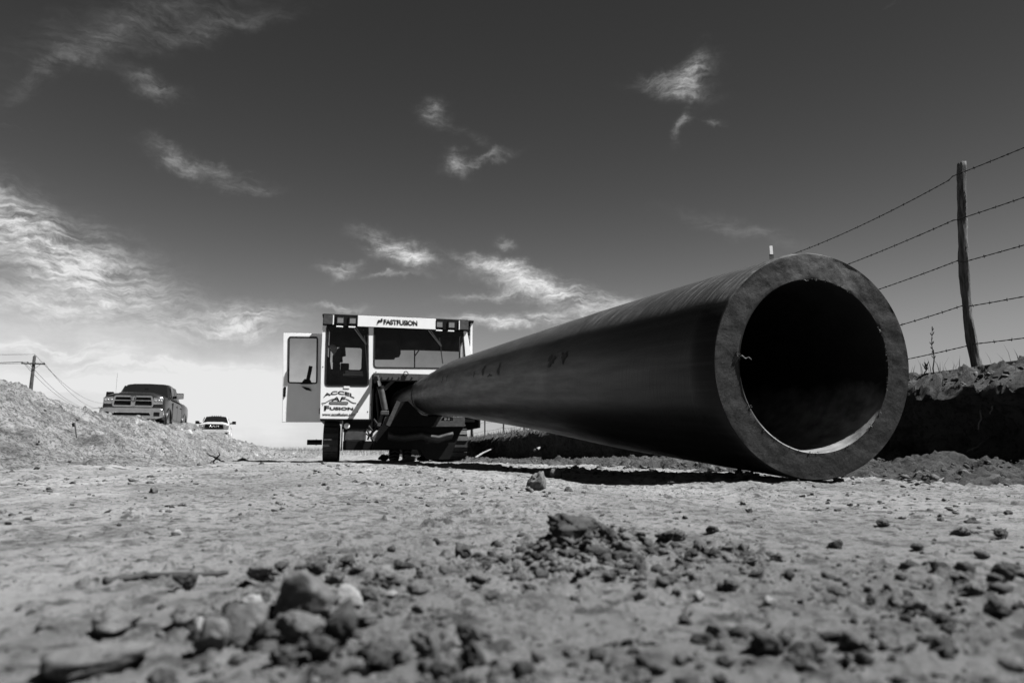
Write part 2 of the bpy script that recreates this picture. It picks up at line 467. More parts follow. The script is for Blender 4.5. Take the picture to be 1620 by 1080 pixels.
M['stone_pale'] = mat('pale_stone', 0.16, 0.85, 0.2, var=.35, vscale=55, bump=.003, bscale=100, dirt=(.08, 60, .6))
M['hdpe'] = None
M['white'] = mat('white_paint', 0.66, 0.35, 0.5, var=.05, vscale=3, dirt=(0.5, 5, 0.66))
M['black'] = mat('black_paint', 0.005, 0.5, 0.12, var=.4, vscale=8, dirt=(0.010, 10, 0.62))
M['steel'] = mat('worn_steel', 0.055, 0.5, 0.4, metal=.3, var=.4, vscale=9, dirt=(0.03, 14, 0.55))
M['chrome'] = mat('chrome', 0.62, 0.16, 0.5, metal=1.0, var=.15, vscale=6)
M['rod'] = mat('bright_rod', 0.6, 0.2, 0.5, metal=1.0)
M['rubber'] = mat('rubber', 0.016, 0.85, 0.2, var=.4, vscale=20, dirt=(0.06, 12, 0.6))
M['track'] = mat('track_steel', 0.03, 0.7, 0.3, var=.5, vscale=14, dirt=(0.07, 9, 0.58))
M['ink'] = mat('black_lettering', 0.01, 0.5, 0.3)
M['greyink'] = mat('grey_lettering', 0.16, 0.5, 0.3)
M['lens'] = mat('lamp_lens', 0.16, 0.15, 0.6, var=.35, vscale=60)
M['glass'] = glass_mat('tinted_glass', 0.72)
M['dglass'] = mat('dark_auto_glass', 0.006, 0.05, 0.6)
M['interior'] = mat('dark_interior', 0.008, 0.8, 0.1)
M['wood'] = mat('weathered_wood', 0.085, 0.9, 0.15, var=.8, vscale=14, bump=.012, bscale=30, stretch=(5, 5, .5))
M['wire'] = mat('rusty_wire', 0.03, 0.6, 0.4, metal=.6)
M['grass'] = mat('dry_grass', 0.12, 0.9, 0.1, var=.4, vscale=3)
M['root'] = mat('pale_root', 0.17, 0.9, 0.1, var=.3, vscale=40)
M['twig'] = mat('dark_twig', 0.035, 0.9, 0.1, var=.3, vscale=40)
#PART2

# ================================================================== terrain
def pq(x, y): return x * AX[0] + y * AX[1], x * BX[0] + y * BX[1]
def xy(p, q): return p * AX[0] + q * BX[0], p * AX[1] + q * BX[1]
def dip(p): return -0.085 * sstep(3.5, 15, p) * (1 - sstep(26, 48, p))
def plateau(p): return .80 - .45 * sstep(48, 62, p)
def ground_z(x, y):
    p, q = pq(x, y); r = np.hypot(x, y)
    z = dip(p)
    flat = sstep(-6.0, -4.0, q) * (1 - sstep(3.4, 4.4, q))
    sh = 3.2 * sstep(20, 40, p)
    z = z + plateau(p) * sstep(0, 1.0, -q - 4.6 - sh) + 0.62 * sstep(3.62, 3.95, q)
    mid = sstep(4.6, 4.5, -q) * 1.0
    z = z + 0.42 * sstep(52, 66, p) * (1 - sstep(0, 1.0, -q - 4.6 - sh)) * (1 - sstep(3.62, 3.95, q))
    # ruts dragged along the right of way, then lumps and crumbs
    far = np.clip(r / 3.0, 0.35, 1.6)
    z = z + far * (0.010 * vnoise(q * 2.1, p * 0.22, None, 3) + 0.006 * vnoise(q * 6.0, p * 0.5, None, 4))
    z = z + far * 0.010 * fbm(x * 1.1, y * 1.1, None, 3, 5)
    rough = sstep(-0.15, 0.55, fbm(x * 0.9 + 4, y * 0.6, None, 3, 8)) 
    crumb = fbm(x * 9, y * 9, None, 5, 9, 0.6)
    z = z + (0.0025 + 0.009 * rough) * np.clip(crumb, -0.6, 2) * np.clip(far, .4, 1.2)
    z = z + 0.0016 * fbm(x * 70, y * 70, None, 3, 10, 0.6) * (r < 6)
    # print of a crawler track and a tyre lane pressed into the dirt
    dw = .03 * vnoise(p * .8, q * 0, None, 91)
    lane = sstep(-1.42, -1.36, q + dw) * (1 - sstep(-.94, -.88, q + dw)) * sstep(1.4, 2.2, p) * (1 - sstep(15, 17, p)) * sstep(-.5, .1, fbm(p * .7, q * 2, None, 2, 93))
    z = z - lane * (.008 + .010 * (np.abs((p / .17) % 1 - .5) > .32))
    lane2 = sstep(.05, .09, q + dw) * (1 - sstep(.33, .37, q + dw)) * sstep(.9, 1.4, p) * sstep(-.6, .1, fbm(p * .6 + 5, q * 2, None, 2, 95))
    z = z - lane2 * (.004 + .006 * (np.abs(((p + .35 * np.abs(q - .2)) / .07) % 1 - .5) > .28))
    # half-buried lumps, thick in the churned patches and thin on the packed track
    hp = 0
    for hx, hy, s1, s2, h in HEAPS: hp = hp + np.exp(-((x - hx) / (s1 * 1.5)) ** 2 - ((y - hy) / (s2 * 1.5)) ** 2)
    pat = sstep(.05, .75, fbm(x * 1.7 + 9, y * 1.1, None, 4, 64)); near = np.clip(r, 0, 1)
    z = z + clods(x, y, .016, .10 + .5 * pat + .6 * hp, 5) * .55 * (r < 3.2)
    z = z + clods(x, y, .045, .05 + .34 * pat * (r > .5) + .35 * hp, 6) * .42 * sstep(.3, .9, r) * (r < 14)
    z = z + clods(x, y, .13, .04 + .22 * pat + .12 * (q > 1.6), 7, .12, .4) * .30 * sstep(1.4, 2.6, r) * (r < 40)
    # loose heaps seen in the foreground
    for hx, hy, s1, s2, h in HEAPS:
        z = z + h * np.exp(-((x - hx) / s1) ** 2 - ((y - hy) / s2) ** 2) * (0.8 + 0.6 * np.clip(crumb, -.8, 1))
    z = z + 1.2 * fbm(x * .004, y * .004, None, 2, 6) * sstep(120, 600, r) - 1.0 * sstep(100, 400, r) * 0.3
    return z
def gh(px, py, z=0.0):
    d = ray(px, py); t = (z - CAMH) / d[2]; return d[0] * t, d[1] * t
HEAPS = []
for px, py, s1, s2, h in ((455, 985, .06, .07, .003), (530, 1040, .05, .05, .003), (600, 915, .06, .08, .005), (915, 884, .055, .07, .026), (1010, 890, .06, .06, .012),
                          (1330, 1035, .08, .04, .008), (1570, 985, .10, .08, .012), (1560, 930, .12, .06, .008), (1110, 880, .06, .06, .008), (790, 1075, .06, .04, .008)):
    hx, hy = gh(px, py); HEAPS.append((hx, hy, s1, s2, h))
def polar_sheet():
    a1 = np.radians(np.linspace(-50, 50, 700)); a0 = np.radians(np.linspace(-180, -50, 64)[:-1]); a2 = np.radians(np.linspace(50, 180, 64)[1:])
    az = np.r_[a0, a1, a2]
    rr = np.r_[0.002, .12, np.geomspace(0.24, 26, 800), np.geomspace(26.5, 5000, 120)]
    A, Rr = np.meshgrid(az, rr); x = (np.sin(A) * Rr).ravel(); y = (np.cos(A) * Rr).ravel()
    z = ground_z(x, y)
    n, m = len(rr), len(az)
    i = np.arange(n - 1)[:, None] * m + np.arange(m - 1)[None]; i = i.ravel()
    F = np.stack([i, i + 1, i + m + 1, i + m], -1)[:, ::-1]
    V = np.stack([x, y, z], -1)
    # close the small disc right under the camera
    c = len(V); V = np.vstack([V, [[0, 0, 0]]])
    me = np_mesh('ground', V, F)
    return me
g = link('ground', polar_sheet(), M['soil'], smooth=True); tag(g, kind='structure')

# ---- spoil berm on the left
CR_P = np.array([-15, 0, 8.9, 10.6, 12.2, 14.6, 16.8, 20.1, 24.6, 28.6, 31.8, 36, 44.0])
CR_Z = np.array([.95, .95, .93, .90, .85, .86, .83, .79, .71, .60, .50, .32, .05])
def berm():
    p = np.r_[np.arange(-12, 3, .12), np.arange(3, 16, .03), np.arange(16, 26, .05), np.arange(26, 46, .1)]
    q = -np.r_[np.arange(.95, 4.8, .026), np.arange(4.8, 7.5, .07)]
    P, Q = np.meshgrid(p, q, indexing='ij'); P = P.ravel(); Q = Q.ravel()
    x, y = xy(P, Q)
    hc = np.interp(P, CR_P, CR_Z); wob = 0.25 * vnoise(P * .35, P * 0, None, 21)
    sh = 1.25 * np.exp(-((P - 17.0) / 4.5) ** 2)      # foot shaped back here so the machine's shadow lands on flat floor
    t = (-Q - 1.6 - sh + wob * .4) / (4.4 - 1.6 - sh)
    up = 0.13 * sstep(0, .5, t) + 0.87 * np.clip(sstep(.22, 1.12, t) * 1.03, 0, 1)
    bk = sstep(4.5, 5.9, -Q)
    z = np.where(t < 1, hc * up, hc * (1 - bk) + np.minimum(hc, plateau(P)) * bk)
    z = z + dip(P) * (1 - sstep(0, .6, t)) - .03 * (1 - sstep(-.1, .1, t)) - .22 * (1 - sstep(-.2, -.02, t))
    a = sstep(-.05, .35, t)
    e = fbm(P * .7, Q * .9, None, 3, 31)
    gul = np.abs(vnoise(P * 1.6 + Q * .9, Q * .35, None, 33))      # rills running down the face
    z = z + a * (.11 * e + .11 * (gul - .4) * sstep(.15, .6, t) * (1 - sstep(.85, 1.05, t)))
    cr = fbm(x * 3.4, y * 3.4, z * 3.4, 5, 36, .58)
    cr2 = fbm(x * 9, y * 9, z * 9, 4, 37, .6)
    z = z + (.2 + a) * (.030 * np.clip(cr, -.5, 1.5) + .020 * np.clip(cr2, -.4, 1.4) + .010 * fbm(x * 26, y * 26, None, 3, 38, .65))
    lump = sstep(-.2, .6, fbm(P * .8 + 3, Q * 1.1, None, 3, 39)) * a
    z = z + a * (clods(x, y, .10, .15 + .55 * lump, 12) * .7 + clods(x, y, .26, .06 + .4 * lump, 13) * .7)
    n, m = len(p), len(q); i = (np.arange(n - 1)[:, None] * m + np.arange(m - 1)[None]).ravel()
    F = np.stack([i, i + m, i + m + 1, i + 1], -1)[:, ::-1]
    return np_mesh('dirt_berm', np.stack([x, y, z], -1), F), (p, q, z.reshape(n, m))
me, BERM = berm()
o = link('dirt_berm', me, M['berm'], smooth=True); tag(o, 'pale spoil bank of loose dirt rising to the left', kind='structure')
def berm_z(P, Q):
    p, q, z = BERM
    return z[min(len(p) - 1, np.searchsorted(p, P)), min(len(q) - 1, np.searchsorted(-q, -Q))]

# ---- cut bank on the right
PROF = np.array([(2.25, -.04), (2.55, .015), (2.9, .055), (3.25, .075), (3.40, .09), (3.42, .16), (3.40, .30), (3.36, .44), (3.40, .50), (3.52, .545), (3.78, .60), (4.02, .62), (4.06, .685), (4.3, .69), (5.4, .62)])
def bank():
    p = np.r_[np.arange(-6, 2, .08), np.arange(2, 8, .018), np.arange(8, 30, .035), np.arange(30, 58, .12)]
    seg = np.r_[0, np.cumsum(np.hypot(*np.diff(PROF, axis=0).T))]
    s = np.r_[np.arange(0, seg[-3], .0165), np.arange(seg[-3], seg[-1], .09)]
    q0 = np.interp(s, seg, PROF[:, 0]); z0 = np.interp(s, seg, PROF[:, 1])
    P, Q = np.meshgrid(p, q0, indexing='ij'); _, Z = np.meshgrid(p, z0, indexing='ij'); _, Sg = np.meshgrid(p, s, indexing='ij')
    P, Q, Z, Sg = P.ravel(), Q.ravel(), Z.ravel(), Sg.ravel()
    face = sstep(seg[3], seg[5], Sg) * (1 - sstep(seg[9], seg[11], Sg)); foot = 1 - sstep(seg[3], seg[5], Sg)
    edge0 = sstep(0, .15, Sg)
    led = sstep(seg[6], seg[8], Sg) * (1 - sstep(seg[10] + .1, seg[11], Sg))
    wav = .10 * fbm(P * .55, P * 0, None, 3, 41)
    n1 = fbm(P * 3.0, Q * 3.0, Z * 4, 4, 43, .55); n2 = fbm(P * 13, Q * 13, Z * 13, 4, 45, .6)
    Q2 = Q + wav * sstep(.1, .5, Sg) + face * (.06 * n1 + .03 * n2)
    Z2 = Z + dip(P) * (1 - sstep(seg[5], seg[8], Sg)) + edge0 * foot * (.035 * np.clip(n1, -.5, 2) + .030 * n2) + led * (.045 * n1 + .05 * np.clip(n2, -.6, 2)) + .012 * n2 * (Sg > seg[12]) * .4
    ct = clods(P, Sg, .045, .6, 51) * .9 + clods(P, Sg, .11, .35, 52) * .4
    Z2 = Z2 + edge0 * (foot + led) * ct * (1 + .0 * P)
    Q2 = Q2 - face * ct * .5
    x, y = xy(P, Q2)
    n, m = len(p), len(s); i = (np.arange(n - 1)[:, None] * m + np.arange(m - 1)[None]).ravel()
    F = np.stack([i, i + m, i + m + 1, i + 1], -1)
    return np_mesh('cut_bank', np.stack([x, y, Z2], -1), F)
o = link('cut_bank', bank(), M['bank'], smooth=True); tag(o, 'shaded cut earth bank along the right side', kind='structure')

# ================================================================== clods and gravel
def ico(sub):
    bm = bmesh.new(); bmesh.ops.create_icosphere(bm, subdivisions=sub, radius=1)
    V = np.array([v.co[:] for v in bm.verts]); F = np.array([[v.index for v in f.verts] for f in bm.faces]); bm.free(); return V, F
ICO = {k: ico(k) for k in (1, 2, 3, 4)}
def rock_shape(sub, seed, rough=.35, squash=.7, facet=.0, crumb=.0):
    V, F = ICO[sub]; k = seed * 3.17
    r = 1 + rough * fbm(V[:, 0] * 1.1 + k, V[:, 1] * 1.1 - k, V[:, 2] * 1.1 + 2 * k, 4, seed % 50, .5)
    if crumb: r = r + crumb * fbm(V[:, 0] * 5 + k, V[:, 1] * 5, V[:, 2] * 5, 4, seed % 37, .65)
    P = V * r[:, None]
    if facet:      # chop flat sides
        rs = np.random.default_rng(seed)
        for _ in range(7):
            n = rs.normal(size=3); n /= np.linalg.norm(n); d = rs.uniform(.55, .85)
            ex = np.clip(P @ n - d, 0, None); P = P - ex[:, None] * n * facet
    P[:, 2] *= squash
    return P, F
def bake(name, places, mats, sub=1, nshape=8, rough=.4, squash=.75, crumb=0.0, label=None, cat=None):
    """places: (x,y,z,size,shade) many loose pieces joined in one mesh, kind stuff."""
    shp = [rock_shape(sub, 100 + i, rough, squash, .9 if i % 3 else .4, crumb) for i in range(nshape)]
    Vs = []; Fs = []; Ms = []; off = 0
    for (x, y, z, s, sh) in places:
        P, F = shp[rng.integers(nshape)]
        a, t = rng.uniform(0, 6.28), rng.uniform(-.5, .5)
        ca, sa, ct, st = math.cos(a), math.sin(a), math.cos(t), math.sin(t)
        Rm = np.array([[ca, -sa, 0], [sa, ca, 0], [0, 0, 1]]) @ np.array([[1, 0, 0], [0, ct, -st], [0, st, ct]])
        sc = s * rng.uniform(.7, 1.3, 3)
        Vs.append((P * sc) @ Rm.T + (x, y, z + s * .22)); Fs.append(F + off); Ms.append(np.full(len(F), sh)); off += len(P)
    me = np_mesh(name, np.vstack(Vs), np.vstack(Fs))
    o = link(name, me, None)
    for m in mats: me.materials.append(m)
    me.polygons.foreach_set('material_index', np.concatenate(Ms).astype(np.int32)); me.update()
    tag(o, label, cat, kind='stuff'); return o
def scatter_floor():
    L = []
    # even in log distance so the crumbs look alike at every depth; thicker where the soil is rough
    n = 15000
    r = np.exp(rng.uniform(math.log(.28), math.log(19), n)); a = R(46) * rng.uniform(-1, 1, n)
    x, y = np.sin(a) * r, np.cos(a) * r; p, q = pq(x, y)
    rough = fbm(x * 0.9 + 4, y * 0.6, None, 3, 8); cl = fbm(x * 2.4, y * 2.4, None, 3, 61)
    hp = sum(np.exp(-((x - hx) / (s1 * 1.7)) ** 2 - ((y - hy) / (s2 * 1.7)) ** 2) for hx, hy, s1, s2, h in HEAPS)
    keep = (rng.uniform(0, 1, n) < np.clip(.16 + .55 * sstep(-.1, .6, rough) + .5 * sstep(.1, .8, cl) + .8 * hp + .15 * (q > 1.5), 0, 1) * (.45 + .55 * sstep(.45, 1.1, r))) & (q > -3.0) & (q < 2.9)
    x, y, r = x[keep], y[keep], r[keep]; z = ground_z(x, y)
    s = np.minimum(r, 6.0) * 0.00095 * np.minimum(np.exp(rng.normal(0, .75, len(x))), 6) + .0005
    sh = rng.choice(3, len(x), p=[.5, .38, .12])
    # thick crumbs heaped where clods have fallen apart
    for hx, hy, s1, s2, h in HEAPS:
        k = 620 if h > .02 else 150; xx = hx + rng.normal(0, s1 * .9, k); yy = hy + rng.normal(0, s2 * .9, k)
        x = np.r_[x, xx]; y = np.r_[y, yy]; z = np.r_[z, ground_z(xx, yy)]
        s = np.r_[s, .0021 * np.minimum(np.exp(rng.normal(0, .7, k)), 4)]; sh = np.r_[sh, rng.choice(3, k, p=[.22, .75, .03])]
    big = s > np.minimum(np.hypot(x, y), 6) * .0016
    return list(zip(x[big], y[big], z[big], s[big], sh[big])), list(zip(x[~big], y[~big], z[~big], s[~big], sh[~big]))
GB, GS = scatter_floor()
bake('loose_clods', GB, [M['clod'], M['clod_dark'], M['stone']], 3, 16, .55, .66, .32, label='loose crumbly clods scattered over the bare dirt', cat='clods')
bake('loose_gravel', GS, [M['clod'], M['clod_dark'], M['stone_pale']], 1, 10, .45, .75, label='small crumbs and pebbles scattered over the bare dirt', cat='gravel')
def scatter_bank():
    L = []
    for _ in range(5200):
        p = rng.uniform(2.2, 9) if rng.random() < .6 else rng.uniform(9, 30)
        w = .10 * float(fbm(np.array([p * .55]), np.array([0.0]), None, 3, 41)[0])
        if rng.random() < .55: q = rng.uniform(2.3, 3.4); z = np.interp(q, [2.25, 2.55, 2.9, 3.4], [0, .02, .06, .09]) + float(dip(p)); s = .007 * math.exp(rng.normal(0, .6)) * (1 if p < 9 else 1.7)
        else: q = rng.uniform(3.38, 4.0); z = np.interp(q, [3.36, 3.52, 3.78, 4.0], [.47, .55, .60, .62]); s = .0075 * min(3.0, math.exp(rng.normal(0, .7))) * (1 if p < 9 else 1.5)
        x, y = xy(p, q + w); L.append((x, y, z, s, rng.choice(3, p=[.3, .62, .08])))
    return L
bake('bank_rubble', scatter_bank(), [M['clod'], M['clod_dark'], M['stone']], 2, 12, .5, .7, .22, label='crumbled soil along the foot and lip of the cut bank', cat='rubble')
def scatter_berm():
    L = []
    for _ in range(1900):
        p = rng.uniform(3, 30); q = -rng.uniform(1.7, 4.9); x, y = xy(p, q)
        L.append((x, y, berm_z(p, q), .008 * min(3.0, math.exp(rng.normal(0, .7))) * (.5 + p / 22), rng.choice(3, p=[.5, .38, .12])))
    return L
bake('spoil_clods', scatter_berm(), [M['stone'], M['clod_dark'], M['stone_pale']], 1, 8, .45, .7, label='small clods and stones scattered on the spoil bank', cat='clods')

# ================================================================== the pipe
KY = np.array([2.66678, 4., 6., 8.5, 11., 13., 14.5, 16., 17.5, 19.5, 22.])
KX = np.array([1.195, .82, .365, -.242, -.842, -1.263, -1.579, -1.91, -2.30, -3.02, -3.95])
KZ = np.array([.452, .563, .745, .954, 1.158, 1.276, 1.378, 1.462, 1.51, 1.51, 1.46])
RO, RI = .45, .339
def herm(k, v, t):
    m = np.gradient(v, k); i = np.clip(np.searchsorted(k, t) - 1, 0, len(k) - 2); h = k[i + 1] - k[i]; x = (t - k[i]) / h
    return (2 * x**3 - 3 * x**2 + 1) * v[i] + (x**3 - 2 * x**2 + x) * h * m[i] + (-2 * x**3 + 3 * x**2) * v[i + 1] + (x**3 - x**2) * h * m[i + 1]
def pipe_frames(ts):
    C = np.stack([herm(KY, KX, ts), ts, herm(KY, KZ, ts)], -1)
    e = 1e-3; C1 = np.stack([herm(KY, KX, ts + e), ts + e, herm(KY, KZ, ts + e)], -1); T = (C1 - C) / np.linalg.norm(C1 - C, axis=1)[:, None]
    T[0] = np.array([-math.sin(.2494), math.cos(.2494), .08]); T[0] /= np.linalg.norm(T[0])
    Rr = np.cross(T, [0, 0, 1.0]); Rr /= np.linalg.norm(Rr, axis=1)[:, None]; U = np.cross(Rr, T); return C, T, Rr, U
def pipe_mat(name, kind):
    m = bpy.data.materials.new(name); m.use_nodes = True; nt = m.node_tree; N = nt.nodes; L = nt.links; b = N['Principled BSDF']
    uv = N.new('ShaderNodeUVMap'); uv.uv_map = 'UVMap'
    def ns(sc, stretch, d=7, r=.65, tilt=0):
        v0 = uv.outputs[0]
        if tilt:
            m0 = N.new('ShaderNodeMapping'); m0.inputs['Rotation'].default_value = (0, 0, R(tilt)); L.new(v0, m0.inputs[0]); v0 = m0.outputs[0]
        mp = N.new('ShaderNodeMapping'); mp.inputs['Scale'].default_value = stretch; L.new(v0, mp.inputs[0])
        n = N.new('ShaderNodeTexNoise'); n.inputs['Scale'].default_value = sc; n.inputs['Detail'].default_value = d; n.inputs['Roughness'].default_value = r; L.new(mp.outputs[0], n.inputs['Vector']); return n.outputs[0]
    def mr(x, a, c, t0, t1):
        r = N.new('ShaderNodeMapRange'); r.inputs[1].default_value = a; r.inputs[2].default_value = c; r.inputs[3].default_value = t0; r.inputs[4].default_value = t1; L.new(x, r.inputs[0]); return r.outputs[0]
    def ma(op, x, y):
        n = N.new('ShaderNodeMath'); n.operation = op
        for i, v in enumerate((x, y)):
            if isinstance(v, (int, float)): n.inputs[i].default_value = v
            else: L.new(v, n.inputs[i])
        return n.outputs[0]
    b.inputs['Specular IOR Level'].default_value = .2
    if kind == 'outer':
        # dust and scuffs, with the sunlit top painted paler as far as the terminator
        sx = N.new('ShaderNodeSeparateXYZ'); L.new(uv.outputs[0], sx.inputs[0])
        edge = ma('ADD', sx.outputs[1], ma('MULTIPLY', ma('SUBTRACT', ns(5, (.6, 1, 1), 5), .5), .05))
        lit_crown = mr(edge, 1.135, 1.165, 1, 0)
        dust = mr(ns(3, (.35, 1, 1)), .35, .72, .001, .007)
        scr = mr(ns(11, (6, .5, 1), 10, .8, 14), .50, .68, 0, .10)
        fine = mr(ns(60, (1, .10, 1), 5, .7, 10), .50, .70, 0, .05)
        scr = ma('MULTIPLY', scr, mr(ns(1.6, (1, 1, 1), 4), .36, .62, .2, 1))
        sc2 = ma('ADD', mr(ns(7, (.05, 5, 1), 8, .7), .48, .72, 0, .010), mr(ns(22, (.7, .8, 1), 9, .8), .64, .76, 0, .02))  # lengthwise streaks painted in as sheen bands, plus pale flecks
        val = ma('ADD', ma('ADD', ma('ADD', dust, sc2), ma('MULTIPLY', ma('ADD', ma('ADD', scr, fine), .016), ma('MULTIPLY', lit_crown, 1.5))), .004); rough = mr(ns(6, (.2, 2, 1)), .3, .7, .30, .5); bd = .0012; hb = ns(14, (5, .3, 1), 8, .75, 14)
    elif kind == 'inner':
        sx = N.new('ShaderNodeSeparateXYZ'); L.new(uv.outputs[0], sx.inputs[0])
        e2 = ma('ADD', ma('ABSOLUTE', ma('SUBTRACT', sx.outputs[1], 1.62), 0), ma('MULTIPLY', ma('SUBTRACT', ns(6, (1, 1, 1), 6), .5), .25))
        lit_silt = mr(e2, .28, .46, 1, 0)      # dust along the bore bottom, paled to brighten the sun patch there
        val = ma('ADD', ma('MULTIPLY', lit_silt, mr(ns(9, (1, 1, 1), 8), .35, .7, .05, .19)), .006); rough = mr(ns(8, (1, 1, 1)), .3, .7, .4, .7); bd = .001; hb = ns(40, (1, 1, 1))
    else:
        v1 = mr(ns(85, (1, 1, 1), 8, .8), .36, .68, .006, .032)
        sp2 = N.new('ShaderNodeSeparateXYZ'); L.new(uv.outputs[0], sp2.inputs[0])
        ang = N.new('ShaderNodeMath'); ang.operation = 'ARCTAN2'; L.new(sp2.outputs[1], ang.inputs[0]); L.new(sp2.outputs[0], ang.inputs[1])
        aw = ma('ADD', ang.outputs[0], ma('MULTIPLY', ma('SUBTRACT', ns(8, (1, 1, 1), 6), .5), .45))
        rub = ma('MULTIPLY', mr(aw, .95, 1.08, 0, 1), mr(aw, 1.85, 1.93, 1, 0))      # rubbed pale patch at the top
        cut = mr(ns(46, (.25, 2.2, 1), 8, .75, 24), .56, .70, 0, .03)                   # saw scratches
        blot = ma('ADD', ma('MULTIPLY', rub, mr(ns(16, (1, 1, 1), 6), .35, .65, .012, .05)), ma('ADD', cut, mr(ns(9, (1, 1, 1), 9, .75), .54, .70, 0, .012)))
        val = ma('ADD', v1, blot); rough = mr(ns(20, (1, 1, 1)), .3, .7, .45, .75); bd = .0018; hb = ns(80, (1, 1, 1), 8, .75)
    cc = N.new('ShaderNodeCombineColor')
    for i in range(3): L.new(val, cc.inputs[i])
    L.new(cc.outputs[0], b.inputs['Base Color']); L.new(rough, b.inputs['Roughness']); b.inputs['Specular IOR Level'].default_value = .13 if kind == 'outer' else .2
    bp = N.new('ShaderNodeBump'); bp.inputs['Distance'].default_value = bd; L.new(hb, bp.inputs['Height']); L.new(bp.outputs[0], b.inputs['Normal'])
    return m
def pipe():
    root = empty('plastic_pipe', (KX[0], KY[0], 0), 0, 'huge thick-walled black plastic pipe lying with its open end toward the viewer', 'pipe')
    org = np.array([KX[0], KY[0], 0.0])
    n = 144; th = np.linspace(0, 2 * np.pi, n + 1)
    def sheet(name, ts, rad, mt, flip):
        C, T, Rr, U = pipe_frames(ts); V = []; uv = []
        s = np.r_[0, np.cumsum(np.linalg.norm(np.diff(C, axis=0), axis=1))]
        for i in range(len(ts)):
            wob = 1 + .0016 * vnoise(np.cos(th) * 2 + ts[i] * .4, np.sin(th) * 2, None, 71)
            V.append(C[i] + rad[i] * wob[:, None] * (np.cos(th)[:, None] * Rr[i] + np.sin(th)[:, None] * U[i]))
            uv.append(np.stack([np.full(n + 1, s[i]), th * rad[i]], -1))
        V = np.vstack(V) - org; uv = np.vstack(uv); m = n + 1
        i = (np.arange(len(ts) - 1)[:, None] * m + np.arange(n)[None]).ravel()
        F = np.stack([i, i + 1, i + m + 1, i + m], -1)
        if flip: F = F[:, ::-1]
        me = np_mesh(name, V, F); l = me.uv_layers.new(name='UVMap'); idx = np.zeros(len(me.loops), np.int32); me.loops.foreach_get('vertex_index', idx)
        l.data.foreach_set('uv', uv[idx].astype(np.float32).ravel())
        return link(name, me, mt, root, True)
    ts = np.r_[KY[0], np.linspace(KY[0] + .012, 21.5, 110)]
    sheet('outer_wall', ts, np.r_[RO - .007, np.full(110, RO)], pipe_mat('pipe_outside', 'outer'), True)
    ti = np.r_[KY[0], np.linspace(KY[0] + .006, 21.5, 60)]
    sheet('inner_wall', ti, np.r_[RI + .004, np.full(60, RI)], pipe_mat('pipe_inside', 'inner'), False)
    # the sawn face, slightly uneven
    C, T, Rr, U = pipe_frames(np.array([KY[0], KY[0] + .1])); rr = np.linspace(RI + .004, RO - .007, 14); V = []; uv = []
    n2 = 288; t2 = np.linspace(0, 2 * np.pi, n2 + 1)
    for r in rr:
        P = C[0] + r * (np.cos(t2)[:, None] * Rr[0] + np.sin(t2)[:, None] * U[0])
        d = .0022 * fbm(P[:, 0] * 16, P[:, 2] * 16, P[:, 1] * 16, 4, 77, .6)
        d[:] = d if 0.347 < r < .44 else 0
        V.append(P + d[:, None] * T[0]); uv.append(np.stack([r * np.cos(t2), r * np.sin(t2)], -1))
    V = np.vstack(V) - org; uv = np.vstack(uv); m = n2 + 1
    i = (np.arange(len(rr) - 1)[:, None] * m + np.arange(n2)[None]).ravel(); F = np.stack([i, i + 1, i + m + 1, i + m], -1)
    me = np_mesh('sawn_face', V, F); l = me.uv_layers.new(name='UVMap'); idx = np.zeros(len(me.loops), np.int32); me.loops.foreach_get('vertex_index', idx); l.data.foreach_set('uv', uv[idx].astype(np.float32).ravel())
    o = link('sawn_face', me, pipe_mat('pipe_sawn_face', 'face'), root, True); o['label'] = 'dark grey sawn ring at the open end of the pipe'
    # fusion beads
    hd = mat('bead_plastic', .02, .4, .4, var=.4, vscale=30)
    for Y in (15.9,):
        C, T, Rr, U = pipe_frames(np.array([Y, Y + .01])); mb = MB()
        for dx in (-.016, .016):
            mb.tube([C[0] + T[0] * dx + (RO + .004) * (math.cos(a) * Rr[0] + math.sin(a) * U[0]) - org for a in np.linspace(0, 2 * np.pi, 73)], .011, 8, False)
        mb.build('weld_bead', hd, root, True)
    # smears and rubbed print on the flank
    mk = mat('smear_mark', .0016, .6, .16); pale_mk = mat('rub_mark', .03, .7, .2, var=.6, vscale=60)
    def hit(px, py):
        tt = np.linspace(KY[0], 17, 500); C, T, Rr, U = pipe_frames(tt); aa = np.linspace(R(90), R(260), 240); best = None
        c_, s_ = math.cos(PITCH), math.sin(PITCH)
        P = C[:, None, :] + RO * (np.cos(aa)[None, :, None] * Rr[:, None, :] + np.sin(aa)[None, :, None] * U[:, None, :])
        Z = P[..., 2] - CAMH; d = P[..., 1] * c_ + Z * s_; qx = 810 + FPX * P[..., 0] / d; qy = 540 - FPX * (-P[..., 1] * s_ + Z * c_) / d
        nrm = np.cos(aa)[None, :, None] * Rr[:, None, :] + np.sin(aa)[None, :, None] * U[:, None, :]
        vis = (nrm * (P - np.array([0, 0, CAMH]))).sum(-1) < 0
        e = np.where(vis, (qx - px) ** 2 + (qy - py) ** 2, 1e9); i, j = np.unravel_index(e.argmin(), e.shape); return tt[i], aa[j]
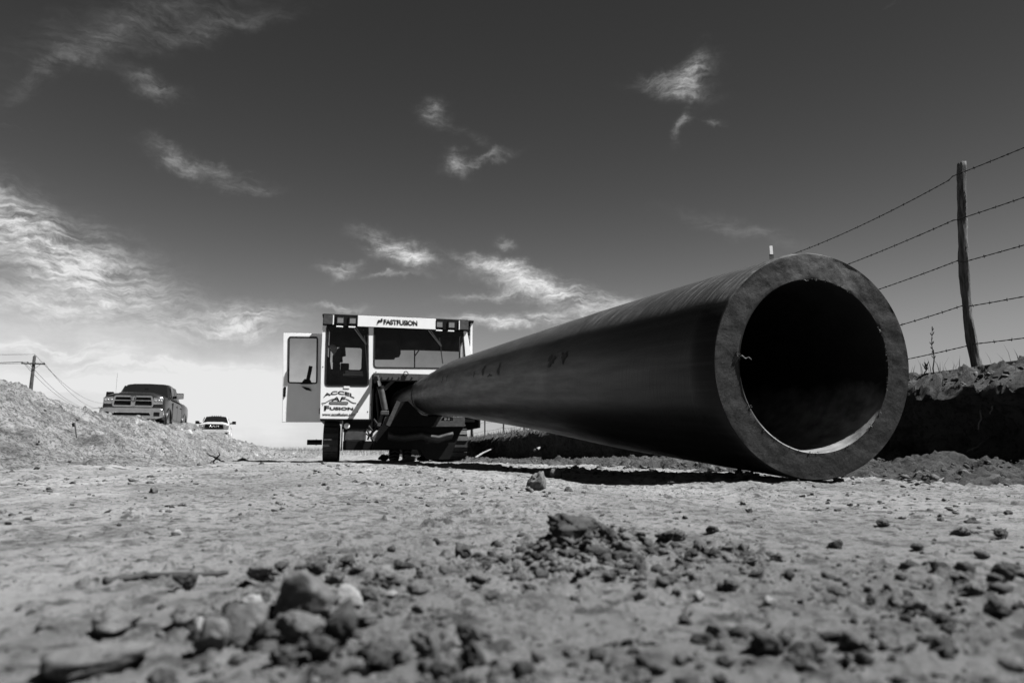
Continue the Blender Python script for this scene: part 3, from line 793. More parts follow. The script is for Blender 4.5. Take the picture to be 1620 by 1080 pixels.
    def smear(px, py, lu, lv, mt, seed):
        t0, a0 = hit(px, py); n = 26; V = []
        rs = np.random.default_rng(seed); ph = rs.uniform(0, 6, 5)
        for k in range(n):
            w = 2 * math.pi * k / n; rr = 1 + .35 * math.sin(3 * w + ph[0]) + .25 * math.sin(5 * w + ph[1]) + .2 * math.sin(8 * w + ph[2])
            t = t0 + lu * rr * math.cos(w); a = a0 + lv * rr * math.sin(w) / RO
            C, T, Rr, U = pipe_frames(np.array([t, t + .01])); V.append(C[1] * 0 + np.array([herm(KY, KX, np.array([t]))[0], t, herm(KY, KZ, np.array([t]))[0]]) + (RO + .0035) * (math.cos(a) * Rr[1] + math.sin(a) * U[1]) - org)
        c0 = sum(V) / n; C, T, Rr, U = pipe_frames(np.array([t0, t0 + .01])); V.append(np.array([herm(KY, KX, np.array([t0]))[0], t0, herm(KY, KZ, np.array([t0]))[0]]) + (RO + .004) * (math.cos(a0) * Rr[1] + math.sin(a0) * U[1]) - org)
        MB().add(V, [(k, (k + 1) % n, n) for k in range(n)]).build('smear_mark', mt, root, True)
    for i, (px, py, lu, lv, pl) in enumerate(((872, 570, .07, .035, 0), (893, 564, .05, .03, 0), (765, 586, .05, .05, 0), (789, 584, .04, .055, 0), (775, 594, .10, .012, 0), (700, 600, .05, .05, 0), (707, 598, .04, .05, 0), (750, 592, .03, .03, 0))):
        smear(px, py, lu, lv, pale_mk if pl else mk, i)
    # curls of shaved plastic caught on the rim
    C, T, Rr, U = pipe_frames(np.array([KY[0], KY[0] + .1]))
    def rim(a, r, out): return C[0] - org + r * (math.cos(a) * Rr[0] + math.sin(a) * U[0]) - T[0] * out
    sm = mat('plastic_shaving', .03, .6, .3)
    mb = MB()
    P = [rim(R(176), RI - .002 + .0 * k, .004) + np.array([.0052 * k, 0, .004 * math.sin(k * 1.3) - .0012 * k]) for k in range(9)]
    mb.tube(P, [.0022, .004, .003, .0025, .003, .002, .0025, .002, .0015], 6)
    for k in range(14):
        c = rim(R(176 + random.uniform(-2.5, 2.5)), RI + random.uniform(-.004, .012), random.uniform(.001, .006)); mb.tube([c, c + np.array([random.uniform(-.007, .007), -.002, random.uniform(-.007, .007)])], .0016, 5)
    mb.build('shaving', sm, root)
    mb = MB()
    for k in range(90):
        a = R(random.choice([random.uniform(205, 330), random.uniform(60, 100), random.uniform(-15, 30)])); c = rim(a, RI + random.uniform(-.003, .006), random.uniform(0, .003)); mb.tube([c, c + np.array([random.uniform(-.006, .006), -.001, random.uniform(-.005, .005)])], random.uniform(.0008, .002), 5)
    o = mb.build('rim_burr', sm, root); o['kind'] = 'stuff'
    return root
pipe()
#PART3

# ================================================================== pipe fusion machine
MY = 16.5
_m = at(625, 729, MY); MORG = np.array([_m[0], MY, -.085]); MROT = YAW
def LP(px, py, yl=0.0):
    """photo pixel -> (x, z) on the machine's plane local y = yl"""
    d = ray(px, py); n = AX; o0 = MORG[:2] + AX * yl
    t = (o0 @ n) / (d[:2] @ n); P = np.array([0, 0, CAMH]) + d * t
    return float((P[:2] - MORG[:2]) @ BX), float(P[2] - MORG[2])
def LPs(pts, yl=0.0, k=None, ox=0, oy=0):
    return [LP(ox + x / k if k else x, oy + y / k if k else y, yl) for x, y in pts]
def c1(pts, yl=0.0): return LPs(pts, yl, 4.153, 430, 480)
def c2(pts, yl=0.0): return LPs(pts, yl, 9.39, 620, 485)
def c3(pts, yl=0.0): return LPs(pts, yl, 7.2, 440, 590)
def c4(pts, yl=0.0): return LPs(pts, yl, 6.355, 580, 570)
def bbox(pts): xs = [p[0] for p in pts]; zs = [p[1] for p in pts]; return min(xs), max(xs), min(zs), max(zs)
def machine():
    T = empty('pipe_fusion_machine', MORG, MROT, 'white tracked pipe fusion machine with open cab door gripping the far end of the pipe', 'machine')
    w, k, st = M['white'], M['black'], M['steel']
    # --- cab front sheet with both window openings
    outer = LPs([(511, 511), (737.5, 511), (739, 528), (742.5, 548), (748, 562), (752, 575), (752, 592), (592, 591.5), (590, 597), (587.5, 612), (586.5, 662.5), (506.5, 662.5), (508.5, 560)])
    wl = round_poly(LPs([(516, 513), (583.3, 513), (583.8, 611.5), (513.2, 611.5)]), .10)
    ww = round_poly(LPs([(591, 515), (732.5, 516), (738, 584), (590.5, 582.5)]), .10)
    plate('cab_front', outer, [wl, ww], 0.0, .07, w, T, .006)
    gk = M['rubber']
    for poly, nm in ((wl, 'left'), (ww, 'right')):
        f = ring_frame(poly, .035, -.012, .05).build('window_gasket', gk, T)
        gl = MB(); gl.prism(poly, .022, .030); gl.build('window_pane', M['glass'], f)
    # --- shell of the cab: sides, rear wall with windows, roof, floor
    x0, x1, z0, z1 = bbox(outer); zt = LP(620, 505)[1]; zsill = LP(620, 590)[1]; xm = LP(588, 600)[0]; zlow = LP(520, 662)[1]
    DEP = 1.9
    MB().box(x0 + .02, x0 + .08, .07, DEP, zlow, zt, .01).build('cab_side', w, T)
    sd = [(.07, zsill), (DEP, zsill), (DEP, zt), (.07, zt)]
    mb = MB(); mb.box(x1 - .12, x1 - .07, .07, .22, zsill, zt); mb.box(x1 - .12, x1 - .07, DEP - .2, DEP, zsill, zt); mb.box(x1 - .12, x1 - .07, .22, DEP - .2, zsill, zsill + .28); mb.box(x1 - .12, x1 - .07, .22, DEP - .2, zt - .28, zt)
    mb.build('cab_side', w, T)
    rl = rrect(*[LP(522, 580, DEP)[0], LP(571.5, 580, DEP)[0], LP(540, 584.5, DEP)[1], LP(540, 549.5, DEP)[1]], .06)
    rw = rrect(*[LP(592, 580, DEP)[0], LP(728, 580, DEP)[0], LP(600, 590, DEP)[1], LP(600, 552, DEP)[1]], .06)
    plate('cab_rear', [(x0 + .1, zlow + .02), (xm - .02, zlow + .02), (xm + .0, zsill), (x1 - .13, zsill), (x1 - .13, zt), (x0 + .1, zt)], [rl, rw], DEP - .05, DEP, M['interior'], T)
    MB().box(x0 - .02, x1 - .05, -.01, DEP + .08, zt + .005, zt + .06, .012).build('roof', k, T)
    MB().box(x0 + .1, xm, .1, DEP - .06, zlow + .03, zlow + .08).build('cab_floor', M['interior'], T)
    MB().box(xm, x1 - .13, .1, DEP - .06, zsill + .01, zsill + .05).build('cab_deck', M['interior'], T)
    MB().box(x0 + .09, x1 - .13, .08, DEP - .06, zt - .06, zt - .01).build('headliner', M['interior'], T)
    # --- light visor along the top
    V0, V1 = -.05, .0
    vx0, vz0 = LP(510.5, 515, V0); vx1, vz1 = LP(741, 497.5, V0)
    vx1 = LP(741, 510, V0)[0]; vz1 = LP(512, 495.8, V0)[1]; vz0 = LP(512, 514.3, V0)[1]
    vis = MB().box(vx0, vx1, V0, V1, vz0, vz1, .012).build('light_visor', k, T)
    sx0, _ = LP(566, 505, V0); sx1, _ = LP(689.5, 505, V0)
    MB().box(sx0, sx1, V0 - .016, V0 - .001, vz0 + .004, vz1 - .012, .004).build('name_board', w, T)
    h = vz1 - vz0
    tx0 = LP(607, 505, V0)[0]; tx1 = LP(660.5, 505, V0)[0]
    text_part('lettering', 'FASTFUSION', tx0, tx1, vz0 + .27 * h, vz0 + .72 * h, V0 - .017, M['ink'], T, 0, .04, 0, .95)
    lx = LP(596.5, 505, V0)[0]; lw = LP(605.5, 505, V0)[0] - lx
    logo = MB()
    fl = [(0, .0), (.12, .55), (.35, .78), (.55, .62), (.72, .95), (.95, 1.0), (1.0, .55), (.8, .30), (.55, .42), (.42, .22), (.16, .2), (.1, -.15)]
    logo.prism([(lx + a * lw, vz0 + h * (.27 + .52 * b)) for a, b in fl], V0 - .022, V0 - .016)
    logo.build('flame_logo', M['ink'], T)
    for px in (539, 558.5, 696, 715):          # work lamps set into the visor
        cx, _ = LP(px, 505, V0); lw_ = .10
        bz = MB(); bz.add(*frame_box(cx - lw_, cx + lw_, vz0 + .045, vz1 - .045, .022, V0 - .022, V0 - .001)); f = bz.build('work_lamp', k, T)
        MB().box(cx - lw_ + .022, cx + lw_ - .022, V0 - .014, V0 - .002, vz0 + .067, vz1 - .067, .004).build('lens', M['lens'], f)
        MB().box(cx - .10, cx + .06, V0 - .02, V0 + .03, vz0 - .035, vz0 - .002, .008).build('lamp_bracket', w, f)
    for px, sgn in ((519, -1), (734.5, 1)):      # corner marker lamps
        cx, _ = LP(px, 505, V0)
        f = MB().box(cx - .105, cx + .105, V0 - .012, V0 - .001, vz0 + .03, vz1 - .03, .004).build('marker_lamp', M['steel'], T)
        MB().box(cx - sgn * .125 - .012, cx - sgn * .125 + .012, V0 - .02, V0 - .001, vz0 + .025, vz1 - .03).build('lamp_trim', w, f)
    # --- wipers
    for A, B, C in (((515, 130), (620, 272), (632, 490)), ((1000, 145), (1112, 285), (1122, 395))):
        a, b, c = c1([A, B, C]); mb = MB()
        mb.bar((a[0], -.05, a[1]), (b[0], -.045, b[1]), .022, .016, (0, 1, 0)); mb.bar((a[0] + .07, -.05, a[1]), (b[0] + .01, -.05, b[1] + .02), .012, .012, (0, 1, 0))
        o = mb.build('wiper', M['steel'], T)
        MB().bar((b[0] - .05, -.035, b[1] + .22), (c[0], -.03, c[1]), .02, .03, (0, 1, 0)).build('wiper_blade', M['rubber'], o)
    # --- writing on the cab
    y = -.008
    b = c3([(515, 278), (872, 205)]); bx = bbox(b)
    text_part('lettering', 'ACCEL', bx[0], bx[1], bx[2] + .085, bx[3], y, M['ink'], T, .0, .025, .085, 1.0)
    b = bbox(c3([(605, 318), (775, 270)])); text_part('lettering', 'AF', *b, y, M['ink'], T, .2, .02)
    ridge = c3([(495, 340), (535, 336), (575, 312), (605, 296), (640, 290), (640, 296), (607, 303), (578, 319), (540, 343), (495, 346)])
    ridge2 = c3([(770, 290), (800, 300), (830, 322), (858, 336), (890, 339), (890, 345), (855, 343), (826, 329), (796, 307), (770, 296)])
    mb = MB(); mb.prism(ridge, y - .003, y); mb.build('mountain_line', M['ink'], T); mb = MB(); mb.prism(ridge2, y - .003, y); mb.build('mountain_line', M['ink'], T)
    b = bbox(c3([(580, 355), (800, 325)])); r = (b[3] - b[2]) / 2
    mb = MB(); mb.prism(rrect(*b, r * .98), y - .003, y); pl = mb.build('logo_pill', M['ink'], T)
    mb = MB(); mb.prism(rrect(b[0] + .012, b[1] - .012, b[2] + .012, b[3] - .012, r * .7), y - .006, y - .0032); mb.build('pill_field', M['greyink'], pl)
    b = bbox(c3([(525, 420), (858, 374)])); zz = (b[3] - b[2])
    fw = (b[1] - b[0])
    text_part('lettering', 'F', b[0], b[0] + fw * .17, b[2] - .01, b[3], y, M['ink'], T, 0, .03)
    text_part('lettering', 'USION', b[0] + fw * .19, b[1], b[2] + .008, b[3] - .028, y, M['ink'], T, 0, .035)
    b = bbox(c3([(505, 483), (878, 455)])); text_part('lettering', 'www.accelfusion.com', *b, y, M['ink'], T, 0, .008)
    for p in ((905, 355), (905, 440), (1020, 440)):
        a = c3([p])[0]; MB().lathe([(0, -.012), (.014, -.01), (.016, 0)], (a[0], 0, a[1]), 'y', 10).build('bolt', k, T)
    mb = MB(); b = bbox(c3([(748, 172), (815, 150)])); mb.box(b[0], b[1], -.018, -.001, b[2], b[3]); mb.build('window_latch_plate', w, T)
    # --- open door, hung from the left front post
    DY = .37
    dz = plate('door', LPs([(449.3, 527), (509, 528.5), (509, 667), (446.8, 667)], DY), [round_poly(LPs([(456, 532), (503.3, 532.5), (502.2, 607.3), (454.8, 606.3)], DY), .07)], DY, DY + .05, w, T, .008)
    gp = round_poly(LPs([(456, 532), (503.3, 532.5), (502.2, 607.3), (454.8, 606.3)], DY), .07)
    ring_frame(gp, .035, DY - .018, DY + .055).build('window_gasket', gk, dz)
    mb = MB(); mb.prism(gp, DY + .02, DY + .028); mb.build('window_pane', M['glass'], dz)
    b = bbox(c1([(75, 612), (95, 548)], DY)); MB().box(b[0], b[1], DY - .05, DY - .009, b[2], b[3], .01).build('door_handle', k, dz)
    la, lb = c1([(258, 415), (238, 505)], DY); MB().bar((la[0], DY - .12, la[1]), (lb[0], DY - .05, lb[1]), .085, .05, (0, 1, 0)).build('grab_lever', k, dz)
    b = c1([(190, 530), (215, 498), (250, 495), (268, 530)], DY); mb = MB(); mb.prism(b, DY - .08, DY - .009); mb.build('latch_housing', k, dz)
    b = c1([(195, 545), (245, 555), (262, 575), (225, 568)], DY); mb = MB(); mb.prism(b, DY - .04, DY - .009); mb.build('pull_strap', k, dz)
    for zz in (LP(509, 545, DY)[1], LP(509, 650, DY)[1]):
        MB().tube([(LP(508.5, 600, DY)[0], DY - .02, zz - .07), (LP(508.5, 600, DY)[0], DY - .02, zz + .07)], .022, 10).build('hinge', k, dz)
    # --- inside the cab
    I = M['interior']
    b = bbox(c1([(398, 480), (450, 385)], 1.0)); MB().box(b[0], b[1], .8, 1.2, b[2], b[3] - .02, .03).build('engine_filter', I, T)
    b = bbox(c1([(450, 450), (508, 395)], 1.0)); MB().box(b[0], b[1], .9, 1.2, b[2], b[3], .02).build('control_box', I, T)
    el = [c1([q], 1.0)[0] for q in ((432, 385), (432, 350), (440, 328), (458, 318), (485, 316))]
    MB().tube([(a, 1.0, z) for a, z in el], [.13, .125, .125, .13, .115], 16).build('exhaust_elbow', M['steel'], T, True)
    b = c1([(455, 480), (600, 488), (598, 445), (510, 438)], .6); mb = MB(); mb.add([(b[0][0], .5, b[0][1]), (b[1][0], .5, b[1][1]), (b[2][0], .95, b[2][1]), (b[3][0], .95, b[3][1])], [(0, 1, 2, 3)])
    b0 = bbox(b); MB().box(b0[0] + .05, b0[1], .10, .45, b0[2], b0[2] + .04, .01).build('desk', M['white'], T)
    MB().box(b0[0] + .1, b0[1] - .02, .36, .40, b0[2] + .04, b0[3] - .04).build('desk_papers', M['white'], T)
    # hard hat hung inside the left window
    hx, hz = c1([(392, 303)], .17)[0]; hm = MB(); pr = []
    for a in range(0, 91, 10): pr.append((.165 * math.cos(R(90 - a)) + .0, .19 * math.sin(R(90 - a))))
    hm.lathe([(r_, h_) for r_, h_ in pr], (0, 0, 0), 'z', 28); hm.lathe([(.165, 0), (.20, -.012), (.205, -.03), (.17, -.012)], (0, 0, 0), 'z', 28)
    hat = hm.build('hard_hat', mat('hat_plastic', .6, .35, .5), None, True)
    hat.parent = None; hat.matrix_world = Matrix.Translation(Vector((MORG[0] + BX[0] * hx + AX[0] * .17, MORG[1] + BX[1] * hx + AX[1] * .17, MORG[2] + hz))) @ Matrix.Rotation(MROT, 4, 'Z') @ Matrix.Rotation(R(55), 4, 'Y') @ Matrix.Scale(.72, 4)
    tag(hat, 'pale hard hat hanging inside the narrow left cab window', 'hard hat')
    # seat back and dark housings hung from the roof behind the wide window
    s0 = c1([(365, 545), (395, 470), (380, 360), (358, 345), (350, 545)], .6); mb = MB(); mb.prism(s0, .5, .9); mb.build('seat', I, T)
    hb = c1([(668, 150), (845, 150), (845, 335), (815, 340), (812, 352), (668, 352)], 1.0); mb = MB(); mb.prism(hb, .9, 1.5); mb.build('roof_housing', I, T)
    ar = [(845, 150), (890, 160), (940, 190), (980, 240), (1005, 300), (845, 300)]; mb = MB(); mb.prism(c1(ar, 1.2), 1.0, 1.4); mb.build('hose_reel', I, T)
    a, b_, c_ = c1([(938, 430), (938, 300), (968, 305)], 1.7); mb = MB(); mb.bar((a[0], 1.7, a[1]), (b_[0], 1.7, b_[1]), .03, .03); mb.bar((b_[0], 1.7, b_[1] - .2), (c_[0], 1.7, c_[1]), .03, .03); mb.build('rear_bracket', I, T)
    tr = c1([(1075, 218), (1110, 205), (1108, 255)], .3); mb = MB(); mb.prism(tr, .28, .31); mb.build('mirror', I, T)
    # --- chassis below the cab
    b = bbox(c3([(478, 542), (1065, 522)])); MB().box(b[0], b[1], -.02, 1.85, b[2], b[3] - .004, .01).build('cab_sill', k, T)
    b = bbox(c3([(735, 630), (1075, 545)])); MB().box(b[0], b[1], .03, 1.8, b[2], b[3], .01).build('frame_beam', k, T)
    b = bbox(c3([(745, 775), (1005, 628)])); MB().box(b[0], b[1], .05, 1.2, b[2], b[3], .03).build('fuel_tank', st, T)
    b = bbox(c3([(735, 872), (1300, 772)])); MB().box(b[0], b[1] + 1.1, .0, 1.9, b[2], b[3] - .003, .01).build('cross_beam', k, T)
    b = bbox(c3([(712, 880), (740, 535)])); MB().box(b[0], b[1], -.02, .2, b[2], b[3], .006).build('frame_post', st, T)
    lx, lz = c3([(783, 603)])[0]
    f = MB().lathe([(0, .08), (.07, .06), (.085, 0), (.085, -.02), (.07, -.02)], (lx, -.05, lz), 'y', 24).build('headlamp', k, T, False)
    MB().lathe([(0, -.035), (.04, -.03), (.068, -.018)], (lx, -.05, lz), 'y', 24).build('lens', mat('white_lens', .7, .2, .5), f, True)
    MB().box(lx - .08, lx + .02, -.04, .03, lz - .14, lz - .09).build('lamp_bracket', k, f)
    # --- crawler tracks
    def track(xa, xb, ya, length, zt_):
        o = MB(); rad = zt_ / 2; mid = (xa + xb) / 2
        pts = []
        nshoe = 46; per = 2 * (length - 2 * rad) + 2 * math.pi * rad
        for i in range(nshoe):
            s = per * i / nshoe
            L1 = length - 2 * rad
            if s < L1: p, nrm = (ya + rad + s, zt_), (0, 1)
            elif s < L1 + math.pi * rad: a = (s - L1) / rad; p, nrm = (ya + rad + L1 + rad * math.sin(a), rad + rad * math.cos(a)), (math.sin(a), math.cos(a))
            elif s < 2 * L1 + math.pi * rad: p, nrm = (ya + rad + L1 - (s - L1 - math.pi * rad), 0), (0, -1)
            else: a = (s - 2 * L1 - math.pi * rad) / rad; p, nrm = (ya + rad - rad * math.sin(a), rad - rad * math.cos(a)), (-math.sin(a), -math.cos(a))
            pts.append((p, nrm))
        pl = per / nshoe * .94
        for (p, nrm) in pts:
            t = (nrm[1], -nrm[0])
            def q(x, a, h): return (x, p[0] + t[0] * a + nrm[0] * h, p[1] + t[1] * a + nrm[1] * h)
            for (a0, a1, h0, h1) in ((-pl / 2, pl / 2, -.045, -.012), (-pl / 2, -pl / 2 + .02, -.012, .012)):
                V = [q(x, a, h) for x in (xa, xb) for a in (a0, a1) for h in (h0, h1)]
                o.add(V, [(0, 1, 3, 2), (4, 6, 7, 5), (0, 4, 5, 1), (2, 3, 7, 6), (0, 2, 6, 4), (1, 5, 7, 3)])
        t = o.build('crawler_track', M['track'], T)
        t['kind'] = 'stuff'
        c = MB()
        for yy in (ya + rad, ya + length - rad): c.lathe([(0, -.12), (rad - .06, -.12), (rad - .05, -.08), (rad - .05, .08), (rad - .06, .12), (0, .12)], (mid, yy, rad), 'x', 28)
        c.box(mid - .1, mid + .1, ya + rad, ya + length - rad, rad - .14, rad + .14)
        c.build('track_frame', k, T)
    b = bbox(c3([(497, 1022), (692, 560)], .1)); track(b[0], b[1], .1, 3.0, b[3])
    xr0 = LP(706, 700, .15)[0]; xr1 = LP(739.5, 700, .15)[0]; track(xr0, xr1, .15, 3.0, b[3])
    a, b = c3([(330, 787), (500, 787)], .5)
    mb = MB(); mb.tube([(a[0], .5, a[1]), (b[0], .5, b[1])], .062, 12); mb.tube([(a[0] + .2, .5, a[1]), (a[0] + .22, .5, a[1])], .075, 12); mb.build('side_peg', k, T)
    a, b = c4([(985, 604), (1085, 604)], .3); mb = MB(); mb.bar((a[0] - .3, .3, a[1]), (b[0], .3, b[1]), .09, .07); mb.build('side_peg', k, T)
    # --- header beam and gear round the pipe opening
    hd = bbox(c4([(66, 195), (560, 138)], -.02)); f = MB().box(hd[0], hd[1] + .9, -.06, .25, hd[2], hd[3], .008).build('header_beam', M['steel'], T)
    for px in (155, 225, 265, 330, 395, 460):
        a = c4([(px, 168)], -.06)[0]; MB().lathe([(0, -.022), (.018, -.02), (.02, 0)], (a[0], -.06, a[1]), 'y', 8).build('bolt', st, f)
    lf = c4([(395, 132)], -.08)[0]; mb = MB(); mb.tube([(lf[0] + .05 * math.cos(a), -.085, lf[1] + .05 * math.sin(a)) for a in np.linspace(0, 6.283, 17)], .012, 6, False); mb.build('lifting_eye', k, f)
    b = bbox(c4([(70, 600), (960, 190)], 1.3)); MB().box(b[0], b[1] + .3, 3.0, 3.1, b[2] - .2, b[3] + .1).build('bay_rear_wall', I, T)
    MB().box(b[1] + .32, b[1] + .36, .5, 3.0, b[2] - .2, b[3] + .1).build('bay_side_blocker', I, T)  # unseen wall added to keep the sun off the pipe inside
    MB().box(b[0], b[1] + .3, 1.95, 3.0, b[3] + .1, b[3] + .14).build('bay_top_blocker', I, T)  # unseen lid added so the pipe goes dark toward the back
    b = bbox(c4([(40, 610), (72, 140)], .0)); MB().box(b[0], b[1], -.03, .5, b[2], b[3], .01).build('bay_post', k, T)
    b = bbox(c4([(930, 620), (975, 150)], .0)); MB().box(b[0], b[1], .02, .5, b[2], b[3], .01).build('bay_post', k, T)
    a = c4([(175, 262), (262, 192), (300, 192), (190, 300)], -.0); mb = MB(); mb.prism(a, .0, .1); mb.build('corner_brace', st, T)
    # hydraulic cylinder
    Yc = -.45
    p0, p1, p2 = c4([(108, 155), (138, 262), (186, 500)], Yc)
    cy = MB().tube([(p1[0], Yc, p1[1]), (p2[0], Yc, p2[1])], .072, 18).build('hydraulic_cylinder', st, T, autosmooth=R(40))
    MB().tube([(p0[0], Yc, p0[1]), (p1[0], Yc, p1[1])], .035, 14).build('piston_rod', M['rod'], cy, autosmooth=R(40))
    MB().tube([(p1[0] - .003, Yc, p1[1] + .01), (p1[0] + .012, Yc, p1[1] - .06)], .082, 18).build('gland', k, cy, autosmooth=R(40))
    c = bbox(c4([(140, 548), (222, 508)], Yc)); MB().box(c[0], c[1], Yc - .09, Yc + .09, c[2], c[3], .012).build('clevis', M['steel'], cy)
    mb = MB(); q = c4([(112, 300), (100, 340), (118, 520), (128, 690)], Yc + .1); mb.tube([(a_, Yc + .1, z_) for a_, z_ in q], .03, 8); mb.build('hydraulic_hose', M['rubber'], T, True)
    mb = MB(); q = c4([(75, 600), (110, 640), (90, 690), (60, 720), (35, 760)], Yc + .2); mb.tube([(a_, Yc + .2, z_) for a_, z_ in q], .03, 8); mb.build('hydraulic_hose', M['rubber'], T, True)
    mb = MB(); q = c4([(160, 530), (150, 600), (120, 660), (95, 720)], Yc + .05); mb.bar((q[0][0], Yc, q[0][1]), (q[2][0], Yc, q[2][1]), .07, .07); mb.build('cylinder_mount', st, T)
    mb = MB(); q = c4([(75, 800), (205, 640)], -.9); mb.bar((q[0][0], -.9, q[0][1]), (q[1][0], -.9, q[1][1]), .10, .14); mb.build('lift_arm', st, T)
    a = c4([(85, 205)], -.02)[0]; MB().box(a[0] - .04, a[0] + .04, -.62, .02, a[1] - .05, a[1] + .05, .01).build('guide_arm', k, T)
    for q_, r_ in (([(1010, 640), (1040, 700), (1020, 760)], .022), ([(1030, 600), (1075, 660), (1060, 740), (1085, 780)], .025), ([(1000, 690), (1050, 720), (1080, 700)], .018), ([(1095, 610), (1110, 560), (1090, 520)], .02)):
        qq = c3(q_, -.12); MB().tube([(a_, -.12, z_) for a_, z_ in qq], r_, 8).build('hydraulic_hose', M['rubber'], T, True)
    for px, py in ((520, 522), (575, 522), (595, 588), (640, 588), (690, 588), (511, 640), (511, 580), (586, 640)):
        a = LP(px, py, 0); MB().lathe([(0, -.014), (.011, -.012), (.013, -.002)], (a[0], 0, a[1]), 'y', 8).build('bolt', M['steel'], T)
    # jaws
    J = -1.05
    mb = MB(); mb.prism(c4([(330, 416), (415, 408), (480, 470), (548, 542), (630, 562), (722, 560), (690, 610), (665, 662), (205, 662)], J), J, J + .25); mb.build('lower_jaw', k, T)
    a, b = c4([(322, 412), (214, 655)], J - .03); mb = MB(); mb.bar((a[0], J - .03, a[1]), (b[0], J - .03, b[1]), .09, .07, (0, 1, 0)); mb.build('jaw_edge', st, T)
    b = c4([(160, 660), (190, 565), (230, 560), (235, 660)], J + .1); mb = MB(); mb.prism(b, J + .1, J + .35); mb.build('jaw_knuckle', st, T)
    jr = plate('side_jaw', c4([(722, 562), (985, 568), (985, 662), (667, 664)], J + .05), [c4([(735, 608), (775, 566), (868, 566), (868, 608)], J + .05)], J + .05, J + .3, st, T, .004)
    for p in (797, 832):
        a = c4([(p, 586)], J + .28)[0]; MB().lathe([(0, -.02), (.03, -.02), (.03, .02)], (a[0], J + .34, a[1]), 'y', 10).build('bolt', M['rod'], jr)
    # cradle hull below the jaws
    mb = MB(); mb.prism(c4([(85, 800), (205, 667), (978, 668), (940, 730), (835, 990), (605, 1000), (540, 895), (60, 885)], J + .15), J + .15, .0); mb.build('cradle_hull', k, T)
    tr = c4([(215, 740), (300, 765), (380, 772), (470, 752), (560, 742), (640, 770), (720, 778), (800, 755), (860, 740)], J + .08)
    mb = MB()
    n = len(tr); V = []; 
    for i_, (a_, z_) in enumerate(tr):
        for yy, dz_ in ((J - .12, .0), (J - .02, .05), (J + .14, -.02), (J + .14, -.12), (J - .02, -.06)): V.append((a_, yy + .03 * math.sin(i_ * 2.1), z_ + dz_))
    F = []
    for i_ in range(n - 1):
        for j_ in range(5): F.append((i_ * 5 + j_, i_ * 5 + (j_ + 1) % 5, (i_ + 1) * 5 + (j_ + 1) % 5, (i_ + 1) * 5 + j_))
    F += [tuple(range(5)), tuple(range((n - 1) * 5, n * 5))]
    mb.add(V, F).build('folded_sling', mat('sling', .03, .7, .3, var=.5, vscale=12), T, True)
    # two small cleated wheels under the machine
    for xa, xb in ((225, 330), (360, 445)):
        b = bbox(c4([(xa, 1000), (xb, 840)], 1.1)); cx = (b[0] + b[1]) / 2; hw = (b[1] - b[0]) / 2; rad = .26; cz = .27
        w_ = MB().lathe([(.1, -hw), (rad - .05, -hw), (rad, -hw * .7), (rad, hw * .7), (rad - .05, hw), (.1, hw)], (cx, 1.1, cz), 'x', 28).build('support_wheel', M['rubber'], T)
        mb = MB()
        for i_ in range(18):
            a_ = 2 * math.pi * i_ / 18
            for sg in (-1, 1):
                a2 = a_ + .16
                mb.bar((cx, 1.1 + (rad + .012) * math.cos(a_), cz + (rad + .012) * math.sin(a_)), (cx + sg * hw * .85, 1.1 + (rad + .006) * math.cos(a2), cz + (rad + .006) * math.sin(a2)), .03, .03)
        mb.build('tread', mat('lit_tread', .14, .9, .1), w_)  # cleats coloured paler than the tyre, standing in for sun on them
    return T
def frame_box(x0, x1, z0, z1, t, y0, y1):
    V = []; F = []
    for (a, b, c, d) in ((x0, x1, z0, z0 + t), (x0, x1, z1 - t, z1), (x0, x0 + t, z0 + t, z1 - t), (x1 - t, x1, z0 + t, z1 - t)):
        n = len(V); V += [(x, y, z) for x in (a, b) for y in (y0, y1) for z in (c, d)]
        F += [tuple(i + n for i in q) for q in ((0, 1, 3, 2), (4, 6, 7, 5), (0, 4, 5, 1), (2, 3, 7, 6), (0, 2, 6, 4), (1, 5, 7, 3))]
    return V, F
machine()
#PART4

# ================================================================== pickup trucks
def loft(sections):
    """sections: list of (y, [(x,z)...]) half outlines from bottom centre to top centre; mirrored."""
    m = MB(); V = []; F = []; n = len(sections[0][1])
    full = []
    for y, h in sections:
        ring = [(x, y, z) for x, z in h] + [(-x, y, z) for x, z in h[::-1][1:-1]]
        full.append(ring)
    k = len(full[0])
    for r_ in full: V += r_
    for i in range(len(full) - 1):
        for j in range(k): F.append((i * k + j, i * k + (j + 1) % k, (i + 1) * k + (j + 1) % k, (i + 1) * k + j))
    F.append(tuple(range(k))); F.append(tuple(range((len(full) - 1) * k, len(full) * k)))
    return m.add(V, F)
def boolean(o, cutter):
    md = o.modifiers.new('b', 'BOOLEAN'); md.operation = 'DIFFERENCE'; md.object = cutter; md.solver = 'EXACT'
    me = eval_mesh(o); o.modifiers.clear(); old = o.data; ms = old.materials[0]; o.data = me; me.materials.clear(); me.materials.append(ms)
    bpy.data.objects.remove(cutter)
    bm = bmesh.new(); bm.from_mesh(me)
    for f in bm.faces: f.smooth = True
    for e in bm.edges:
        if len(e.link_faces) == 2 and e.calc_face_angle(0) > R(32): e.smooth = False
    bm.to_mesh(me); bm.free()
